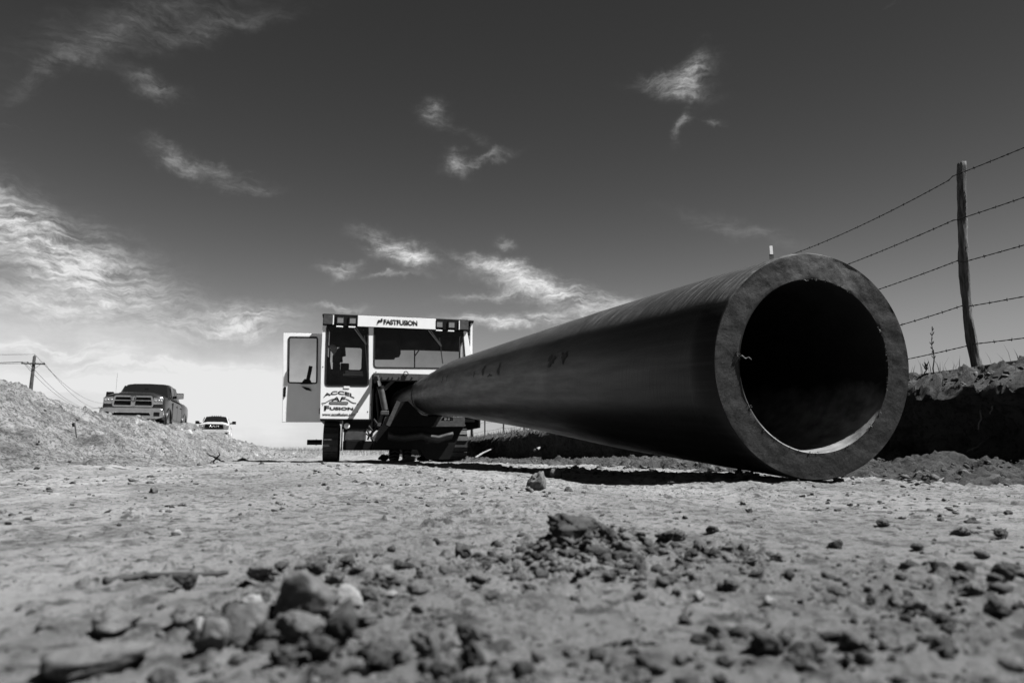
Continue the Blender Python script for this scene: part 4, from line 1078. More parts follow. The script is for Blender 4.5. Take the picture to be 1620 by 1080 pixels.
def truck(loc, rz, paint, label, style):
    """Crew-cab pickup, nose toward local -y, 2.0 m wide, 5.9 m long."""
    T = empty('pickup_truck', loc, rz, label, 'truck', 'pickups parked on the spoil bank')
    k, ch, g = M['black'], M['chrome'], M['dglass']
    def sec(zb, w, zs, zt, wt):   # bottom z, half width, shoulder z, top z, half width of the flat top
        return [(0, zb), (w * .93, zb), (w * .985, zb + .10), (w, (zb + zs) / 2), (w * .985, zs - .12), (w * .95, zs - .03), (w * .87, zs + .015), (wt, zt - .012), (wt * .6, zt), (0, zt + .004)]
    nose = [(0.0, sec(.62, .93, 1.28, 1.36, .60)), (.05, sec(.58, .97, 1.33, 1.42, .62)), (.25, sec(.52, 1.0, 1.36, 1.46, .66)), (.9, sec(.48, 1.005, 1.37, 1.49, .70)), (1.45, sec(.46, 1.0, 1.36, 1.48, .75)),
            (1.62, sec(.46, 1.0, 1.33, 1.40, .80)), (3.95, sec(.46, 1.0, 1.33, 1.38, .80))]
    body = loft(nose).build('body', paint, T)
    cut = MB()
    cut.lathe([(0, -1.3), (.50, -1.3), (.50, 1.3), (0, 1.3)], (0, .98, .44), 'x', 40)
    c = cut.build('cut', None); boolean(body, c)
    bed = loft([(3.99, sec(.50, 1.0, 1.36, 1.42, .86)), (4.3, sec(.50, 1.02, 1.36, 1.42, .86)), (4.8, sec(.52, 1.03, 1.36, 1.42, .86)), (5.5, sec(.56, 1.0, 1.36, 1.42, .86)), (5.85, sec(.6, .98, 1.34, 1.40, .84))]).build('bed', paint, T)
    c = MB().lathe([(0, -1.3), (.50, -1.3), (.50, 1.3), (0, 1.3)], (0, 4.72, .44), 'x', 40).build('cut', None); boolean(bed, c)
    # wheel-well liners
    for yy in (.98, 4.72): MB().box(-.8, .8, yy - .52, yy + .52, .42, 1.0).build('wheel_well', M['interior'], T)
    # greenhouse: roof, pillars
    zb, zr = 1.375, 2.0
    def gsec(y, w0, zt, wt): return (y, [(0, zb - .06), (w0 * .7, zb - .06), (w0, zb), ((w0 + wt) / 2 + .015, (zb + zt) / 2), (wt + .02, zt - .09), (wt - .03, zt - .03), (wt * .7, zt - .003), (0, zt + .01)])
    cabm = MB()
    P = dict(ws_b=(1.50, .88), ws_t=(2.22, .70))
    gh_ = loft([gsec(1.50, .90, zb + .03, .87), gsec(1.9, .92, 1.73, .80), gsec(2.18, .925, 1.95, .73), gsec(2.45, .925, zr, .715), (gsec(3.2, .925, zr + .012, .715)), gsec(3.62, .92, 1.96, .72), gsec(3.93, .915, zb + .06, .86)]).build('roof', paint, T, autosmooth=R(35))
    # glass, set a few millimetres proud of the shell
    def quad(name, pts, off, mt):
        A, B, C_, D_ = (Vector(p) for p in pts); n = (B - A).cross(D_ - A).normalized()
        o_ = Vector(off); n = n if n.dot(o_) > 0 else -n
        poly = [A, B, C_, D_]; V = []; N_ = 6
        for i in range(N_ + 1):
            for j in range(N_ + 1):
                u, v = i / N_, j / N_; p = (1 - u) * (1 - v) * A + u * (1 - v) * B + u * v * C_ + (1 - u) * v * D_
                V.append(p + n * (.012 + .05 * (name == 'windshield') * (1 - (2 * u - 1) ** 2)))
        F = [(i * (N_ + 1) + j, (i + 1) * (N_ + 1) + j, (i + 1) * (N_ + 1) + j + 1, i * (N_ + 1) + j + 1) for i in range(N_) for j in range(N_)]
        m_ = MB().add(V, F); return m_.build(name, mt, T, True)
    ws = quad('windshield', [(-.83, 1.56, 1.435), (.83, 1.56, 1.435), (.66, 2.20, 1.925), (-.66, 2.20, 1.925)], (0, -1, .6), g)
    MB().bar((-.02, 1.86, 1.74), (.10, 1.86, 1.74), .04, .07).build('rear_view_mirror', k, ws)
    mb = MB(); mb.bar((-.7, 1.50, 1.47), (.75, 1.50, 1.47), .03, .02); mb.build('wiper', k, ws)
    for sx in (-1, 1):
        quad('side_window', [(sx * .915, 1.86, 1.42), (sx * .925, 2.74, 1.42), (sx * .765, 2.70, 1.905), (sx * .785, 2.24, 1.90)], (sx, 0, .2), g)
        quad('side_window', [(sx * .925, 2.84, 1.42), (sx * .92, 3.60, 1.42), (sx * .78, 3.44, 1.90), (sx * .765, 2.80, 1.905)], (sx, 0, .2), g)
        for y0, y1 in ((1.78, 2.78), (2.81, 3.72)):      # doors, standing a few millimetres off the sill
            d = MB().box(sx * 1.0 - .012, sx * 1.0 + .012, y0, y1, .60, 1.24, .01).build('door', paint, T)
            MB().box(sx * 1.02 - .012, sx * 1.02 + .012, y1 - .24, y1 - .06, 1.10, 1.14, .006).build('door_handle', k, d)
        # tow mirror on an arm
        mr_ = MB().box(sx * 1.20 - .13, sx * 1.20 + .13, 1.86, 1.96, 1.40, 1.62, .03).build('mirror', ch if style == 'ram' and sx > 0 else k, T)
        MB().bar((sx * .94, 1.95, 1.45), (sx * 1.10, 1.92, 1.47), .07, .09).build('mirror_arm', k, mr_)
        MB().box(sx * 1.20 - .11, sx * 1.20 + .11, 1.955, 1.966, 1.43, 1.60).build('mirror_glass', M['rod'], mr_)
        MB().bar((sx * 1.0, 1.6, .47), (sx * 1.0, 3.9, .47), .10, .07).build('side_step', ch if style == 'ram' else k, T)
        # headlamp with its cluster of lenses
        hl = MB().prism([(sx * .62, 1.05), (sx * .935, 1.06), (sx * .945, 1.27), (sx * .64, 1.30)], -.035, .08).build('headlight', ch, T)
        for q, (cx_, cz_) in enumerate(((.70, 1.18), (.80, 1.18), (.89, 1.17))):
            MB().lathe([(0, -.052), (.03, -.05), (.043, -.036)], (sx * cx_, 0, cz_), 'y', 16).build('lens', M['lens'], hl, True)
        MB().box(min(sx * .64, sx * .93), max(sx * .64, sx * .93), -.042, -.036, 1.066, 1.10).build('turn_lamp', M['lens'], hl)
        # fender flare and wheel
        for yy in (.98, 4.72):
            arc = [(sx * 1.01, yy + .53 * math.cos(a), .44 + .53 * math.sin(a)) for a in np.linspace(R(-8), R(188), 19)]
            MB().tube(arc, .03, 8).build('fender_lip', paint, T, True)
            cx = sx * .86
            ty = MB().lathe([(.22, -.14), (.36, -.14), (.405, -.11), (.415, -.06), (.415, .06), (.405, .11), (.36, .14), (.22, .14)], (cx, yy, .415), 'x', 36).build('wheel', M['rubber'], T, autosmooth=R(40))
            rm = MB().lathe([(0, .085), (.06, .09), (.075, .05), (.20, .07), (.225, .13), (.235, .145)], (cx, yy, .415), 'x', 28) if sx > 0 else MB().lathe([(0, -.085), (.06, -.09), (.075, -.05), (.20, -.07), (.225, -.13), (.235, -.145)], (cx, yy, .415), 'x', 28)
            for i in range(8):
                a = i * math.pi / 4; rm.bar((cx + sx * .10, yy + .06 * math.cos(a), .415 + .06 * math.sin(a)), (cx + sx * .12, yy + .21 * math.cos(a), .415 + .21 * math.sin(a)), .05, .03, (1, 0, 0))
            rm.build('rim', ch, ty)
    # grille
    zg0, zg1 = (.95, 1.35)
    W0, W1 = .60, .66
    outer = round_poly([(-W1 + .03, zg0), (W1 - .03, zg0), (W1, zg0 + .1), (W0, zg1), (-W0, zg1), (-W1, zg0 + .1)], .07)
    fr = ring_frame(outer, .055, -.07, .06).build('grille', ch if style == 'ram' else ch, T)
    mb = MB(); mb.prism(outer, -.015, .05); mb.build('grille_mesh', M['interior'], fr)
    if style == 'ram':
        MB().box(-.045 - .03, .045 + .03, -.075, .03, zg0 + .02, zg1 - .02, .02).build('grille_bar', ch, fr)
        MB().box(-W1 + .05, W1 - .05, -.062, .02, 1.165, 1.205, .012).build('grille_bar', ch, fr)
        for z in (1.09, 1.28):
            for sx in (-1, 1): MB().box(min(sx * .09, sx * .58), max(sx * .09, sx * .58), -.03, -.012, z - .006, z + .006).build('grille_slat', k, fr)
        sh = [(-.085, 1.345), (.085, 1.345), (.09, 1.25), (.06, 1.16), (0, 1.11), (-.06, 1.16), (-.09, 1.25)]
        e = MB().prism(round_poly(sh, .02), -.10, -.07).build('emblem', M['steel'], fr)
        mb = MB()
        for sx in (-1, 1):
            mb.tube([(sx * (.012 + .055 * math.sin(a)), -.112, 1.25 + .06 * math.cos(a)) for a in np.linspace(0, 3.9, 12)], [.013 * (1 - .05 * i) for i in range(12)], 7)
        mb.prism([(-.022, 1.31), (.022, 1.31), (.028, 1.24), (.014, 1.15), (-.014, 1.15), (-.028, 1.24)], -.118, -.099)
        mb.build('emblem_head', M['rod'], e)
    else:
        for z in (1.10, 1.28): MB().box(-.56, .56, -.05, -.012, z - .02, z + .02, .006).build('grille_bar', k, fr)
        text_part('lettering', 'RAM', -.30, .30, 1.13, 1.25, -.055, M['chrome'], fr, 0, .03, 0, 1.1, .02)
    # bumper: one chrome pressing with an intake and end caps
    bx = [(-.98, .62), (-.80, .55), (.80, .55), (.98, .62), (.98, .84), (.84, .91), (-.84, .91), (-.98, .84)]
    bm_ = ch if style == 'ram' else paint
    bp = plate('bumper', round_poly(bx, .05), [round_poly([(-.62, .64), (.62, .64), (.58, .76), (-.58, .76)], .05)], -.20, .04, bm_, T, .02)
    MB().box(-.60, .60, -.10, .0, .645, .755).build('bumper_intake', M['interior'], bp)
    for sx in (-1, 1):
        MB().box(sx * .80 - .10, sx * .80 + .10, -.226, -.20, .62, .77, .01).build('fog_lamp_pocket', k, bp)
    MB().box(-.75, .75, -.12, .3, .40, .545, .03).build('air_dam', k, T)
    mb = MB(); mb.box(-.55, .55, .1, 5.7, .40, .55); mb.build('chassis', M['interior'], T)
    mb = MB()
    for i in range(-2, 3): mb.box(i * .14 - .04, i * .14 + .04, 2.28, 2.34, zr - .012, zr + .03, .008)
    if style != 'ram':
        for i in range(-2, 3): MB().box(i * .14 - .04, i * .14 + .04, 2.28, 2.36, zr - .03, zr + .03, .008).build('roof_marker', M['lens'], T)
    else:
        MB().tube([(-.92, 1.5, 1.40), (-.93, 1.5, 2.30)], .0035, 6).build('antenna', k, T)
    # hood with a raised centre
    hd = loft([(.06, [(0, 1.405), (.50, 1.405), (.50, 1.425), (.44, 1.44), (0, 1.445)]), (.3, [(0, 1.43), (.55, 1.43), (.55, 1.475), (.47, 1.495), (0, 1.50)]), (1.0, [(0, 1.45), (.60, 1.45), (.60, 1.50), (.50, 1.525), (0, 1.53)]), (1.42, [(0, 1.43), (.64, 1.43), (.64, 1.475), (.55, 1.49), (0, 1.495)])])
    hd.build('hood', paint, T, autosmooth=R(40))
    return T
dark = mat('dark_truck_paint', .008, .3, .4, var=.3, vscale=3, coat=.3, dirt=(.02, 4, .62))
pale = mat('white_truck_paint', .32, .3, .5, var=.06, vscale=3, coat=.4, dirt=(.22, 4, .64))
def place(px, py, Y):
    P = at(px, py, Y); return P
t1 = at(211, 640, 24.2); truck((t1[0], 24.2, .80), R(17.5), dark, 'dark pickup truck with chrome grille parked on the spoil bank', 'ram')
t2 = at(339, 670, 47); truck((t2[0], 47, .80), R(20.5), pale, 'small distant white pickup truck behind the dark one', 'white')
#PART5

# ================================================================== barbed wire fence
def fence():
    b0 = at(1547, 587, 4.6); p0, q0 = pq(b0[0], b0[1])
    F = empty('barbed_wire_fence', (b0[0], b0[1], 0), 0, 'five-strand barbed wire fence on crooked posts along the right bank', 'fence')
    org = Vector((b0[0], b0[1], 0))
    # leaning wooden post
    tp = at(1521, 256, 4.6)
    ctr = [(1547, 600), (1545, 580), (1538, 546), (1531, 500), (1527, 450), (1523.5, 400), (1522, 350), (1521, 300), (1522, 257)]
    pts = []
    for px, py in ctr: pts.append(at(px, py, 4.6))
    # resample
    P = np.array(pts); s = np.linspace(0, len(P) - 1, 46); P = np.stack([np.interp(s, range(len(P)), P[:, i]) for i in range(3)], -1)
    n = 20; V = []; Fc = []
    for i, c in enumerate(P):
        r0 = .032 - .007 * i / 45 + (.006 if i < 3 else 0)
        for kk in range(n):
            a = 2 * math.pi * kk / n
            g = float(fbm(np.array([math.cos(a) * 2.4]), np.array([math.sin(a) * 2.4]), np.array([i * .16]), 4, 81, .6)[0])
            rr = r0 * (1 + .26 * g + .05 * math.sin(a * 2 + i * .08)); V.append((c[0] + rr * math.cos(a) - org.x, c[1] + rr * math.sin(a) - org.y, c[2]))
    for i in range(len(P) - 1):
        for kk in range(n): Fc.append((i * n + kk, i * n + (kk + 1) % n, (i + 1) * n + (kk + 1) % n, (i + 1) * n + kk))
    Fc.append(tuple((len(P) - 1) * n + kk for kk in range(n)))
    post = MB().add(V, Fc).build('wooden_post', M['wood'], F, True); post['label'] = 'weathered crooked wooden fence post'
    # steel and wooden posts farther along, standing on the bank
    tm = mat('steel_post_paint', .05, .6, .3, var=.4, vscale=10); tw = mat('post_tip_paint', .75, .5, .3)
    far = [(-2.6, 'w'), (2.17, 't'), (4.9, 't'), (7.6, 'w'), (10.2, 't'), (12.7, 't'), (15.1, 't'), (17.9, 't'), (20.4, 'w'), (23.2, 't'), (26.0, 't'), (28.8, 'w'), (31.6, 't'), (34.4, 't')]
    for t, kd in far:
        p = p0 + t; x, y = xy(p, q0); gz = .64 + .03 * math.sin(t * 1.7); top = float(at(1227, 389, y)[2]) if t == 2.17 else 2.06 + .05 * math.sin(t * 3.1)
        lx, ly = x - org.x, y - org.y; ln = .03 * math.sin(t * 2.3)
        if kd == 'w':
            MB().tube([(lx, ly, gz - .15), (lx + ln * .4, ly, gz + .5), (lx + ln, ly, top)], [.055, .048, .042], 12, True, .06).build('wooden_post', M['wood'], F, True)
        else:
            mb = MB(); mb.bar((lx, ly, gz - .15), (lx + ln, ly, top - .09), .042, .008, (0, 1, 0)); mb.bar((lx, ly + .016, gz - .15), (lx + ln, ly + .016, top - .09), .008, .03, (0, 1, 0))
            for j in range(18): mb.box(lx + ln * j / 18 - .008, lx + ln * j / 18 + .008, ly - .012, ly - .002, gz + .1 + j * .068, gz + .115 + j * .068)
            o = mb.build('steel_post', tm, F); MB().bar((lx + ln, ly, top - .09), (lx + ln * 1.05, ly, top), .030, .012, (0, 1, 0)).build('post_tip', tw, o)
    # strands: twisted pairs with barbs
    for zi, py in enumerate((281, 347, 413, 484, 546)):
        z = at(1522, py, 4.6)[2]; mb = MB()
        stations = [-3.4, -2.6, 0, 2.17, 4.9, 7.6, 10.2, 12.7, 15.1, 17.9, 20.4, 23.2, 26.0, 28.8, 31.6, 34.4]
        def pt(t):
            j = max(0, min(len(stations) - 2, np.searchsorted(stations, t) - 1)); u = (t - stations[j]) / (stations[j + 1] - stations[j])
            sag = .035 * (4 * u * (1 - u)); x, y = xy(p0 + t, q0 - .035); return np.array([x - org.x, y - org.y, z - sag * (1 + .3 * math.sin(zi * 2 + j)) + .012 * math.sin(j * 2.7 + zi)])
        for ph in (0, math.pi):
            P = []
            for t in np.r_[np.arange(-3.4, 10, .035), np.arange(10, 34.4, .3)]:
                c = pt(t); P.append(c + np.array([math.cos(t * 60 + ph) * .0022, 0, math.sin(t * 60 + ph) * .0022]) * (1 if t < 10 else 0))
            mb.tube(P, .0026, 5)
        w = mb.build('wire_strand', M['wire'], F, True)
        mb = MB()
        for t in np.arange(-3.3, 20, .125):
            c = pt(t); 
            for a in (random.uniform(0, 3), random.uniform(3, 6)):
                d = np.array([math.cos(a) * .5, 0, math.sin(a)]) * .012; mb.tube([c - d, c + d], .0017, 4)
        b = mb.build('barbs', M['wire'], w); b['kind'] = 'stuff'
fence()

# ================================================================== utility poles and lines
pole_m = mat('tarred_pole', .03, .9, .1, var=.3, vscale=4)
def upole(x, y, top, label):
    gz = .6; T = empty('utility_pole', (x, y, gz), R(18), label, 'pole', 'utility poles on the left skyline')
    MB().tube([(0, 0, -1), (0, 0, top * .5), (0, 0, top)], [.24, .21, .16], 14).build('shaft', pole_m, T, True)
    za = top - .95
    ca = MB().box(-1.2, 1.2, -.24, -.14, za - .07, za + .07).build('crossarm', pole_m, T)
    for sx in (-1, 1):
        MB().bar((sx * .75, -.2, za - .06), (0, -.2, za - .75), .05, .03).build('brace', pole_m, T)
    for xx in (-1.1, -.55, 1.1):
        MB().lathe([(.05, 0), (.07, .04), (.05, .09), (.07, .12), (.0, .2)], (xx, -.19, za + .07), 'z', 10).build('insulator', M['steel'], ca)
    MB().lathe([(.05, 0), (.07, .05), (.0, .2)], (0, 0, top), 'z', 10).build('insulator', M['steel'], T)
    MB().tube([(.3, -.05, top * .62), (.3, -.05, top * .62 + .9)], .0, 4)
    return T
P1 = at(50.5, 600, 80); P0 = np.array([-128., 74.]); P2 = np.array([at(166, 640, 158)[0], 158.])
TOP = at(50, 563, 80)[2] - .6
upole(P1[0], 80, TOP, 'dark wooden utility pole with crossarm on the left skyline')
upole(P2[0], 158, TOP, 'far utility pole hidden behind the dark pickup truck')
upole(P0[0], P0[1], TOP, 'utility pole standing beyond the left edge of the view')
def line(a, b, za, zb, sag, nm, label):
    n = 40; P = []
    for i in range(n + 1):
        u = i / n; P.append(((1 - u) * a[0] + u * b[0], (1 - u) * a[1] + u * b[1], (1 - u) * za + u * zb - sag * 4 * u * (1 - u)))
    o = MB().tube(P, .022, 5).build('power_line', M['wire'], None, True); tag(o, label, 'power line', 'power lines strung between the poles')
c18, s18 = math.cos(R(18)), math.sin(R(18)); zc = .6 + TOP - .75
for dx, nm in ((-1.1, 'outer left'), (-.55, 'inner left'), (1.1, 'right')):
    off = np.array([dx * c18 + .19 * s18, dx * s18 - .19 * c18])
    line(P1[:2] + off, P2 + off, zc, zc, 2.2, nm, 'power line from the %s crossarm insulator running down behind the dark truck' % nm)
    line(P1[:2] + off, P0 + off, zc, zc, 1.0, nm, 'power line from the %s crossarm insulator leaving the left edge' % nm)
line(P1[:2], P2, .8 + TOP, .8 + TOP, 1.6, 'top', 'topmost power line from the pole head toward the dark truck')
line(P1[:2], P0, .8 + TOP, .8 + TOP, .4, 'top', 'topmost power line from the pole head leaving the left edge')

# ================================================================== dry grass at the end of the right of way and weeds on the bank
def grass(name, spots, h0, label, cat):
    V = []; F = []
    for (x, y, z) in spots:
        h = h0 * random.uniform(.3, 1.15); a = random.uniform(0, 6.28); w = h * .012 + (.004 if y > 9 else .0012); dx, dy = math.cos(a) * w, math.sin(a) * w
        lx, ly = random.uniform(-.35, .35) * h, random.uniform(-.35, .35) * h; n = len(V)
        V += [(x - dx, y - dy, z), (x + dx, y + dy, z), (x + lx * .35 + dx * .7, y + ly * .35 + dy * .7, z + h * .6), (x + lx * .35 - dx * .7, y + ly * .35 - dy * .7, z + h * .6), (x + lx, y + ly, z + h)]
        F += [(n, n + 1, n + 2, n + 3), (n + 3, n + 2, n + 4)]
    o = MB().add(V, F).build(name, M['grass']); tag(o, label, cat, kind='stuff')
sp = []; SB = []
for _ in range(5200):
    p = random.uniform(52, 75); q = random.uniform(-9, 9); x, y = xy(p, q); sp.append((x, y))
_z = ground_z(np.array([a_[0] for a_ in sp]), np.array([a_[1] for a_ in sp])) - .02
sp = [(a_[0], a_[1], float(z_)) for a_, z_ in zip(sp, _z)]
for _ in range(2200):
    p = random.uniform(8, 34); q = random.uniform(3.75, 4.4) if p > 14 else random.uniform(4.0, 4.6)
    if p < 14 and random.random() < .8: continue
    x, y = xy(p, q); SB.append((x, y, .60))
for _ in range(260):
    cx = random.choice((3.4, 4.1, 4.6, 5.3, 6.1, 6.6, 7.4)); x, y = xy(cx + random.gauss(0, .14), random.gauss(4.15, .10)); SB.append((x, y, .64))
grass('dry_grass', sp, .42, 'thin dry grass beyond the machine at the end of the dirt', 'grass')
grass('bank_grass', SB, .17, 'short dry tufts along the top of the cut bank', 'grass')
def weed(px, py, Y, h, label, seed, zoff=0):
    random.seed(seed); b = at(px, py, Y); T = empty('dry_weed', b, 0, label, 'weed')
    P = [(0, 0, -.05)]
    for i in range(9): P.append((.005 * math.sin(i * 1.1) + .0015 * i, .01 * math.cos(i), h * (i + 1) / 9))
    MB().tube(P, [.0045 * (1 - .07 * i) for i in range(10)], 6).build('stem', M['twig'], T, True)
    for i in range(3, 10):
        for _ in range(3):
            c = Vector(P[i]); a = random.uniform(0, 6.28); l = random.uniform(.008, .022)
            MB().tube([c, c + Vector((math.cos(a) * l * .6, math.sin(a) * l * .6, l * .8)), c + Vector((math.cos(a) * l * .8, math.sin(a) * l * .8, l * 1.4))], [.002, .003, .001], 5).build('twig', M['twig'], T)
weed(1478, 590, 4.75, .30, 'thin dry weed stalk on the bank left of the wooden post', 3)
weed(1464, 590, 4.9, .06, 'short dry weed beside the tall stalk on the bank', 4)
random.seed(99)
# ---- roots hanging from the cut bank
def root(pts, Y, r, label, mt='root'):
    P = [at(px, py, Y + dy) for px, py, dy in pts]; Q = []
    for i in range(len(P) - 1):
        for u in np.linspace(0, 1, 6)[:-1]: Q.append(P[i] * (1 - u) + P[i + 1] * u + rng.normal(0, .0022, 3))
    Q.append(P[-1]); rr = [r * (1 - .5 * i / len(Q)) for i in range(len(Q))]
    o = MB().tube(Q, rr, 7, True, .12).build('root', M[mt], None, True); tag(o, label, 'root', 'roots sticking out of the cut bank')
def k7(pts): return [(1380 + x / 4.908, 560 + y / 4.909, d) for x, y, d in pts]
root(k7([(800, 150, .3), (800, 185, .15), (815, 205, 0), (850, 215, -.05)]), 4.1, .005, 'pale bent root hanging below the wooden post')
root(k7([(860, 370, .0), (845, 420, -.12), (840, 500, -.22), (822, 585, -.25)]), 3.95, .0055, 'longest pale root dangling down the dark bank face')
root(k7([(972, 340, .0), (935, 400, -.15), (915, 462, -.2)]), 3.85, .0045, 'pale root dangling at the right end of the dark bank face')
root(k7([(515, 365, 0), (480, 410, -.15), (450, 462, -.2)]), 4.35, .005, 'short slanting pale root on the dark bank next to the pipe')
root(k7([(355, 382, -.1), (410, 378, -.15), (462, 370, 0)]), 4.5, .0045, 'short level pale root sticking out near the pipe rim')
root(k7([(740, 755, -.2), (830, 705, -.25), (930, 625, -.05)]), 3.9, .006, 'long dim root slanting low across the bank foot', 'clod')
root(k7([(470, 270, .1), (485, 300, -.1), (495, 330, -.15)]), 4.4, .006, 'thin root poking from the crumbled lip of the bank')
def k5(pts): return [(590 + x / 3.951, 540 + y / 3.95, d) for x, y, d in pts]
root(k5([(640, 725, -1.2), (690, 695, -.8), (770, 658, 0)]), 17.5, .028, 'long pale root leaning on the bank right of the machine')
root(k5([(1010, 680, -1.0), (1090, 650, -.6), (1195, 612, 0)]), 13.2, .03, 'thick pale root leaning on the bank below the pipe')
root(k5([(1098, 612, -.3), (1105, 598, -.3), (1125, 590, 0)]), 13.2, .015, 'small hooked root on the bank below the pipe')

# ================================================================== stones, clods and sticks lying in view
def put_rock(name, px, py, wpx, hpx, mt, label, cat, group=None, seed=0, crumb=0.0, facet=.0, sub=3, rough=.3, z0=0.0):
    x, y = gh(px, py, z0); z = float(ground_z(np.array([x]), np.array([y]))[0])
    d = math.hypot(x, y) ; wid = wpx / FPX * (y * math.cos(PITCH)) ; hei = hpx / FPX * y
    P, F = rock_shape(sub, 300 + seed, rough, 1.0, max(facet, .8), max(crumb, .11))
    ext = P.max(0) - P.min(0)
    rs = np.random.default_rng(seed); a = rs.uniform(-.5, .5); ca, sa = math.cos(a), math.sin(a)
    P = P / ext; P = P * (wid, wid * rs.uniform(.7, 1.0), hei * 1.4); P = P @ np.array([[ca, sa, 0], [-sa, ca, 0], [0, 0, 1]])
    P[:, 2] += -P[:, 2].min() - hei * .18
    P[:, 1] += wid * .35
    me = np_mesh(name, P, F); o = link(name, me, M[mt], None, name == 'stone'); o.location = (x, y, z)
    return tag(o, label, cat, group)
NAMED = [
    ('stone', 472, 992, 96, 62, 'stone', 'largest rounded grey stone in the rubble at lower left', 'stone', .05, .0),
    ('stone', 547, 967, 49, 29, 'stone_pale', 'pale rounded stone just right of the largest grey stone', 'stone', .0, .0),
    ('stone', 391, 968, 46, 17, 'stone_pale', 'pale flattish stone left of the largest grey stone', 'stone', .0, .4),
    ('stone', 412, 958, 26, 16, 'stone', 'small stone touching the pale flattish one', 'stone', .0, .4),
    ('stone', 378, 1022, 72, 50, 'stone', 'mid grey angular stone left of the rubble centre', 'stone', .03, .8),
    ('stone', 331, 1045, 54, 40, 'stone', 'smooth egg-shaped stone at lower left with a dark underside', 'stone', .0, .2),
    ('stone', 313, 1004, 24, 18, 'stone_pale', 'little white stone above the egg-shaped stone', 'stone', .0, .2),
    ('stone', 292, 998, 66, 26, 'stone', 'broad dusty stone at the left of the rubble', 'stone', .08, .3),
    ('dirt_clod', 160, 1004, 80, 26, 'stone', 'long low clod lying alone at far lower left', 'clod', .12, .2),
    ('stone', 112, 1082, 158, 40, 'stone', 'flat slab-like stone in the lower left corner', 'stone', .02, .6),
    ('dirt_clod', 470, 1038, 72, 40, 'clod', 'dark crumbly clod below the largest grey stone', 'clod', .15, .0),
    ('dirt_clod', 530, 1030, 62, 50, 'clod_dark', 'upright dark clod at the right of the rubble', 'clod', .15, .0),
    ('dirt_clod', 912, 886, 84, 34, 'clod_dark', 'big dark crumbly heap of dirt in the middle foreground', 'clod', .26, .0),
    ('dirt_clod', 935, 844, 28, 14, 'clod_dark', 'dark clod right behind the big crumbly heap', 'clod', .15, .0),
    ('dirt_clod', 998, 893, 58, 26, 'clod', 'second crumbly heap right of the big one', 'clod', .2, .0),
    ('stone', 852, 776, 34, 25, 'stone', 'angular sunlit stone with a dark face near the pipe shadow', 'stone', .0, .9),
    ('stone', 880, 755, 20, 13, 'stone', 'peaked stone in the edge of the pipe shadow', 'stone', .0, .9),
    ('stone', 1425, 958, 36, 20, 'stone', 'round stone at right with a dark left side', 'stone', .0, .1),
    ('dirt_clod', 1595, 937, 34, 20, 'clod_dark', 'dark clod against the right edge', 'clod', .15, .0),
    ('stone', 1107, 949, 19, 14, 'stone_pale', 'small pale stone with a dark foot below the right rubble', 'stone', .0, .3),
    ('stone', 1220, 958, 19, 12, 'stone_pale', 'small pale pebble alone in the right foreground', 'stone', .0, .2),
    ('stone', 275, 846, 15, 8, 'stone_pale', 'small pale pebble on the smooth dirt at left', 'stone', .0, .2),
    ('stone', 617, 948, 24, 10, 'stone_pale', 'pale chip right of the rounded pale stone', 'stone', .0, .5),
    ('dirt_clod', 733, 880, 29, 20, 'clod_dark', 'dark clod standing alone in the centre foreground', 'clod', .15, .0),
]
for i, (nm, px, py, w_, h_, mt, lab, cat, cr, fc) in enumerate(NAMED):
    put_rock(nm, px, py, w_, h_, mt, lab, cat, 'stones and clods in the foreground', i, cr, fc, 4 if w_ > 24 else 3, .36 if cat == 'stone' else .45)
ZONES = [
    ('small dark dirt clod in the rubble at the lower left', [(418, 1036, 50, 34), (405, 931, 52, 24), (497, 913, 32, 18), (548, 901, 28, 15), (606, 936, 52, 22), (287, 941, 38, 20), (440, 1062, 44, 24), (575, 1000, 40, 24), (500, 1070, 52, 30), (360, 985, 30, 14), (585, 955, 30, 16), (630, 910, 24, 12), (470, 925, 26, 14), (560, 930, 26, 14), (440, 905, 24, 12)]),
    ('small dark dirt clod near the bottom edge in the centre', [(738, 1026, 40, 30), (675, 1050, 52, 34), (750, 1059, 38, 30), (590, 1076, 60, 34), (700, 1075, 44, 24), (830, 1078, 40, 22), (105, 1050, 24, 14), (62, 1002, 26, 10)]),
    ('small dirt clod in the open dirt right of centre', [(776, 883, 13, 10), (797, 890, 17, 12), (702, 912, 19, 14), (690, 862, 12, 8), (620, 870, 14, 8)]),
    ('small dark clod in the broken dirt below the pipe mouth', [(1110, 882, 24, 20), (1135, 888, 22, 10), (1055, 871, 32, 20), (1077, 854, 26, 16), (1130, 846, 24, 10), (1062, 919, 26, 14), (1102, 917, 22, 14), (1160, 931, 30, 16), (1142, 930, 18, 12), (1072, 942, 18, 12), (1252, 919, 18, 14), (1082, 977, 22, 14), (1010, 918, 30, 12), (920, 923, 20, 10), (850, 918, 16, 8), (1180, 876, 18, 10)]),
    ('small dark clod in the churned dirt at the lower right', [(1325, 865, 22, 13), (1382, 955, 18, 14), (1530, 937, 44, 18), (1247, 1026, 28, 17), (1300, 1036, 44, 15), (1365, 1031, 54, 22), (1440, 995, 22, 10), (1500, 996, 26, 13), (1550, 960, 40, 16), (1590, 985, 40, 18), (1270, 1042, 26, 12), (1150, 1048, 30, 14), (1470, 900, 20, 9), (1400, 830, 26, 10), (1530, 845, 30, 12), (1590, 850, 28, 14), (1455, 868, 20, 10), (1560, 880, 22, 12), (1610, 905, 22, 12)]),
]
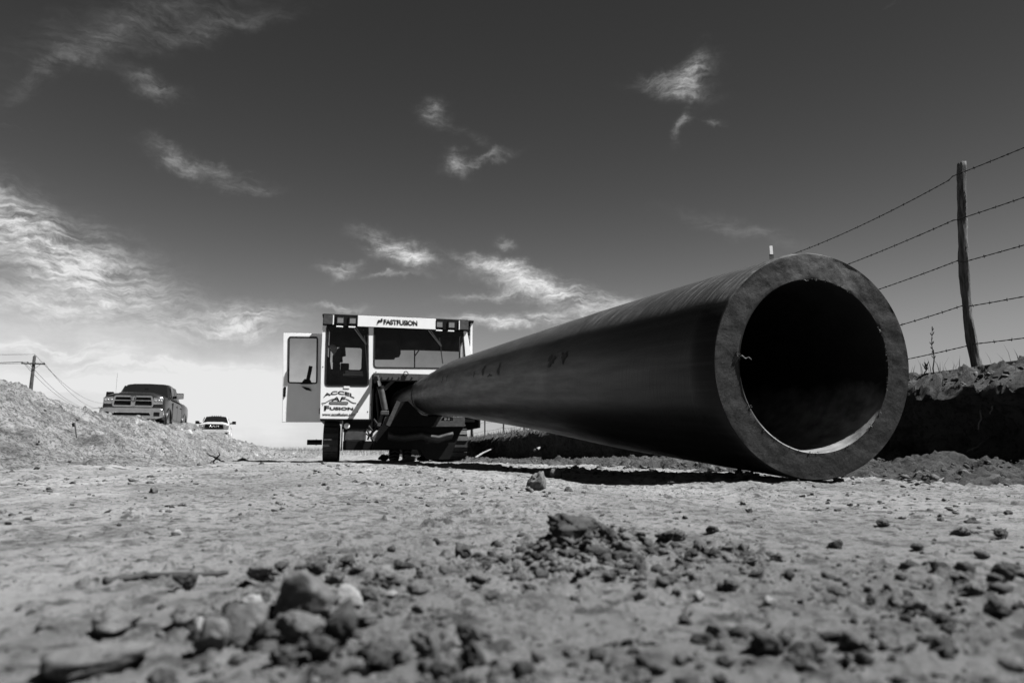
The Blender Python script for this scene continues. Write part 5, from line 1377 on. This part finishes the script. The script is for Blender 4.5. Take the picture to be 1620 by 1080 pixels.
SHORT = ['largest grey stone', 'rounded pale stone', 'pale flattish stone', 'small stone by the pale flattish one', 'angular grey stone', 'egg-shaped stone', 'little white stone', 'broad dusty stone', 'long low clod', 'corner slab',
         'crumbly clod below the largest stone', 'upright dark clod', 'big crumbly heap', 'clod behind the big heap', 'second crumbly heap', 'angular sunlit stone', 'peaked stone', 'round right-hand stone', 'clod at the right edge',
         'small pale stone with dark foot', 'lone pale pebble', 'small left pebble', 'pale chip', 'lone central clod']
def where(px, py, skip=()):
    best = None
    for (nm, x, y, *_), sh_ in zip(NAMED, SHORT):
        if sh_ in skip: continue
        d_ = math.hypot(px - x, (py - y) * 1.6)
        if best is None or d_ < best[0]: best = (d_, px - x, py - y, sh_)
    d_, dx, dy, sh_ = best
    side = ('right of' if dx > 0 else 'left of') if abs(dx) > abs(dy) * 1.6 else ('in front of' if dy > 0 else 'behind')
    return ('just ' if d_ < 60 else '' if d_ < 140 else 'well ') + side, sh_
used = set(); n_ = 40
for grp, L_ in ZONES:
    for (px, py, w_, h_) in L_:
        n_ += 1; dk = bool(n_ % 3)
        size = 'tiny' if w_ < 19 else 'small' if w_ < 30 else 'mid-sized' if w_ < 45 else 'large'
        sd, sh_ = where(px, py); lab = '%s %s clod %s the %s' % (size, 'dark' if dk else 'greyish', sd, sh_)
        if lab in used:
            s2, sh2 = where(px, py, (sh_,)); lab = '%s %s clod %s the %s' % (size, 'dark' if dk else 'greyish', s2, sh2)
        for adj in ('lumpy', 'flattened', 'jagged', 'rounded'):
            if lab not in used: break
            lab = lab.replace(' clod', ' %s clod' % adj, 1) if adj == 'lumpy' else lab.replace('lumpy', adj).replace('flattened', adj).replace('jagged', adj)
        used.add(lab)
        put_rock('dirt_clod', px, py, w_, h_, 'clod_dark' if dk else 'clod', lab, 'clod', grp.replace('small dark ', '').replace('small ', '').replace('clod', 'clods'), n_, .38, 0, 4 if w_ > 22 else 3, .5)
for i, (px, py, w_, h_, lab) in enumerate(((607, 729, 20, 8, 'dark clod on the dirt just left of the small wheels under the machine'), (642, 733, 30, 9, 'broad dark clod right in front of the small wheels under the machine'),
                                          (668, 730, 22, 9, 'dark clod just right of the small wheels under the machine'), (690, 730, 15, 7, 'little dark clod under the right side of the machine'))):
    put_rock('dirt_clod', px, py, w_, h_, 'clod_dark', lab, 'clod', 'clods under the machine', 150 + i, .38, 0, 3, .5, -.085)
# stick on the dirt at left
a, b, c_, d = (gh(*q) for q in ((165, 931), (225, 918), (300, 914), (361, 910)))
S_ = [np.array([u[0], u[1], float(ground_z(np.array([u[0]]), np.array([u[1]]))[0]) + .003]) for u in (a, b, c_, d)]
Q = []
for i in range(3):
    for u in np.linspace(0, 1, 8)[:-1]: Q.append(S_[i] * (1 - u) + S_[i + 1] * u + rng.normal(0, .0005, 3))
Q.append(S_[-1])
o = MB().tube(Q, [.0034 - .0016 * i / len(Q) for i in range(len(Q))], 9, True, .1).build('stick', M['twig'], None, True)
tag(o, 'dark thin stick lying on the smooth dirt at left', 'stick')
# roots and sticks on the spoil bank
def berm_stick(px, py, Y, dpx, r, label):
    P = [at(px + x, py + y, Y - .02 * j) for j, (x, y) in enumerate(dpx)]
    o = MB().tube(P, [r * (1 - .1 * i) for i in range(len(P))], 7, True, .1).build('stick', M['twig'], None, True); tag(o, label, 'stick', 'sticks on the spoil bank')
berm_stick(116, 672, 6.9, [(0, 2), (-1, -2), (2, -3), (3, 4), (4, 12), (5, 20)], .010, 'dark hooked stick standing on the spoil bank below the dark truck')
berm_stick(345, 725, 14.5, [(-8, 5), (-3, 0), (3, -6), (1, -10)], .018, 'dark branched stick at the foot of the spoil bank near the white truck')
berm_stick(15, 695, 5.9, [(-6, -8), (3, 2), (14, 9), (22, 15)], .010, 'dark stick lying on the spoil bank at the far left')
bpy.data.scenes.remove(TMP)
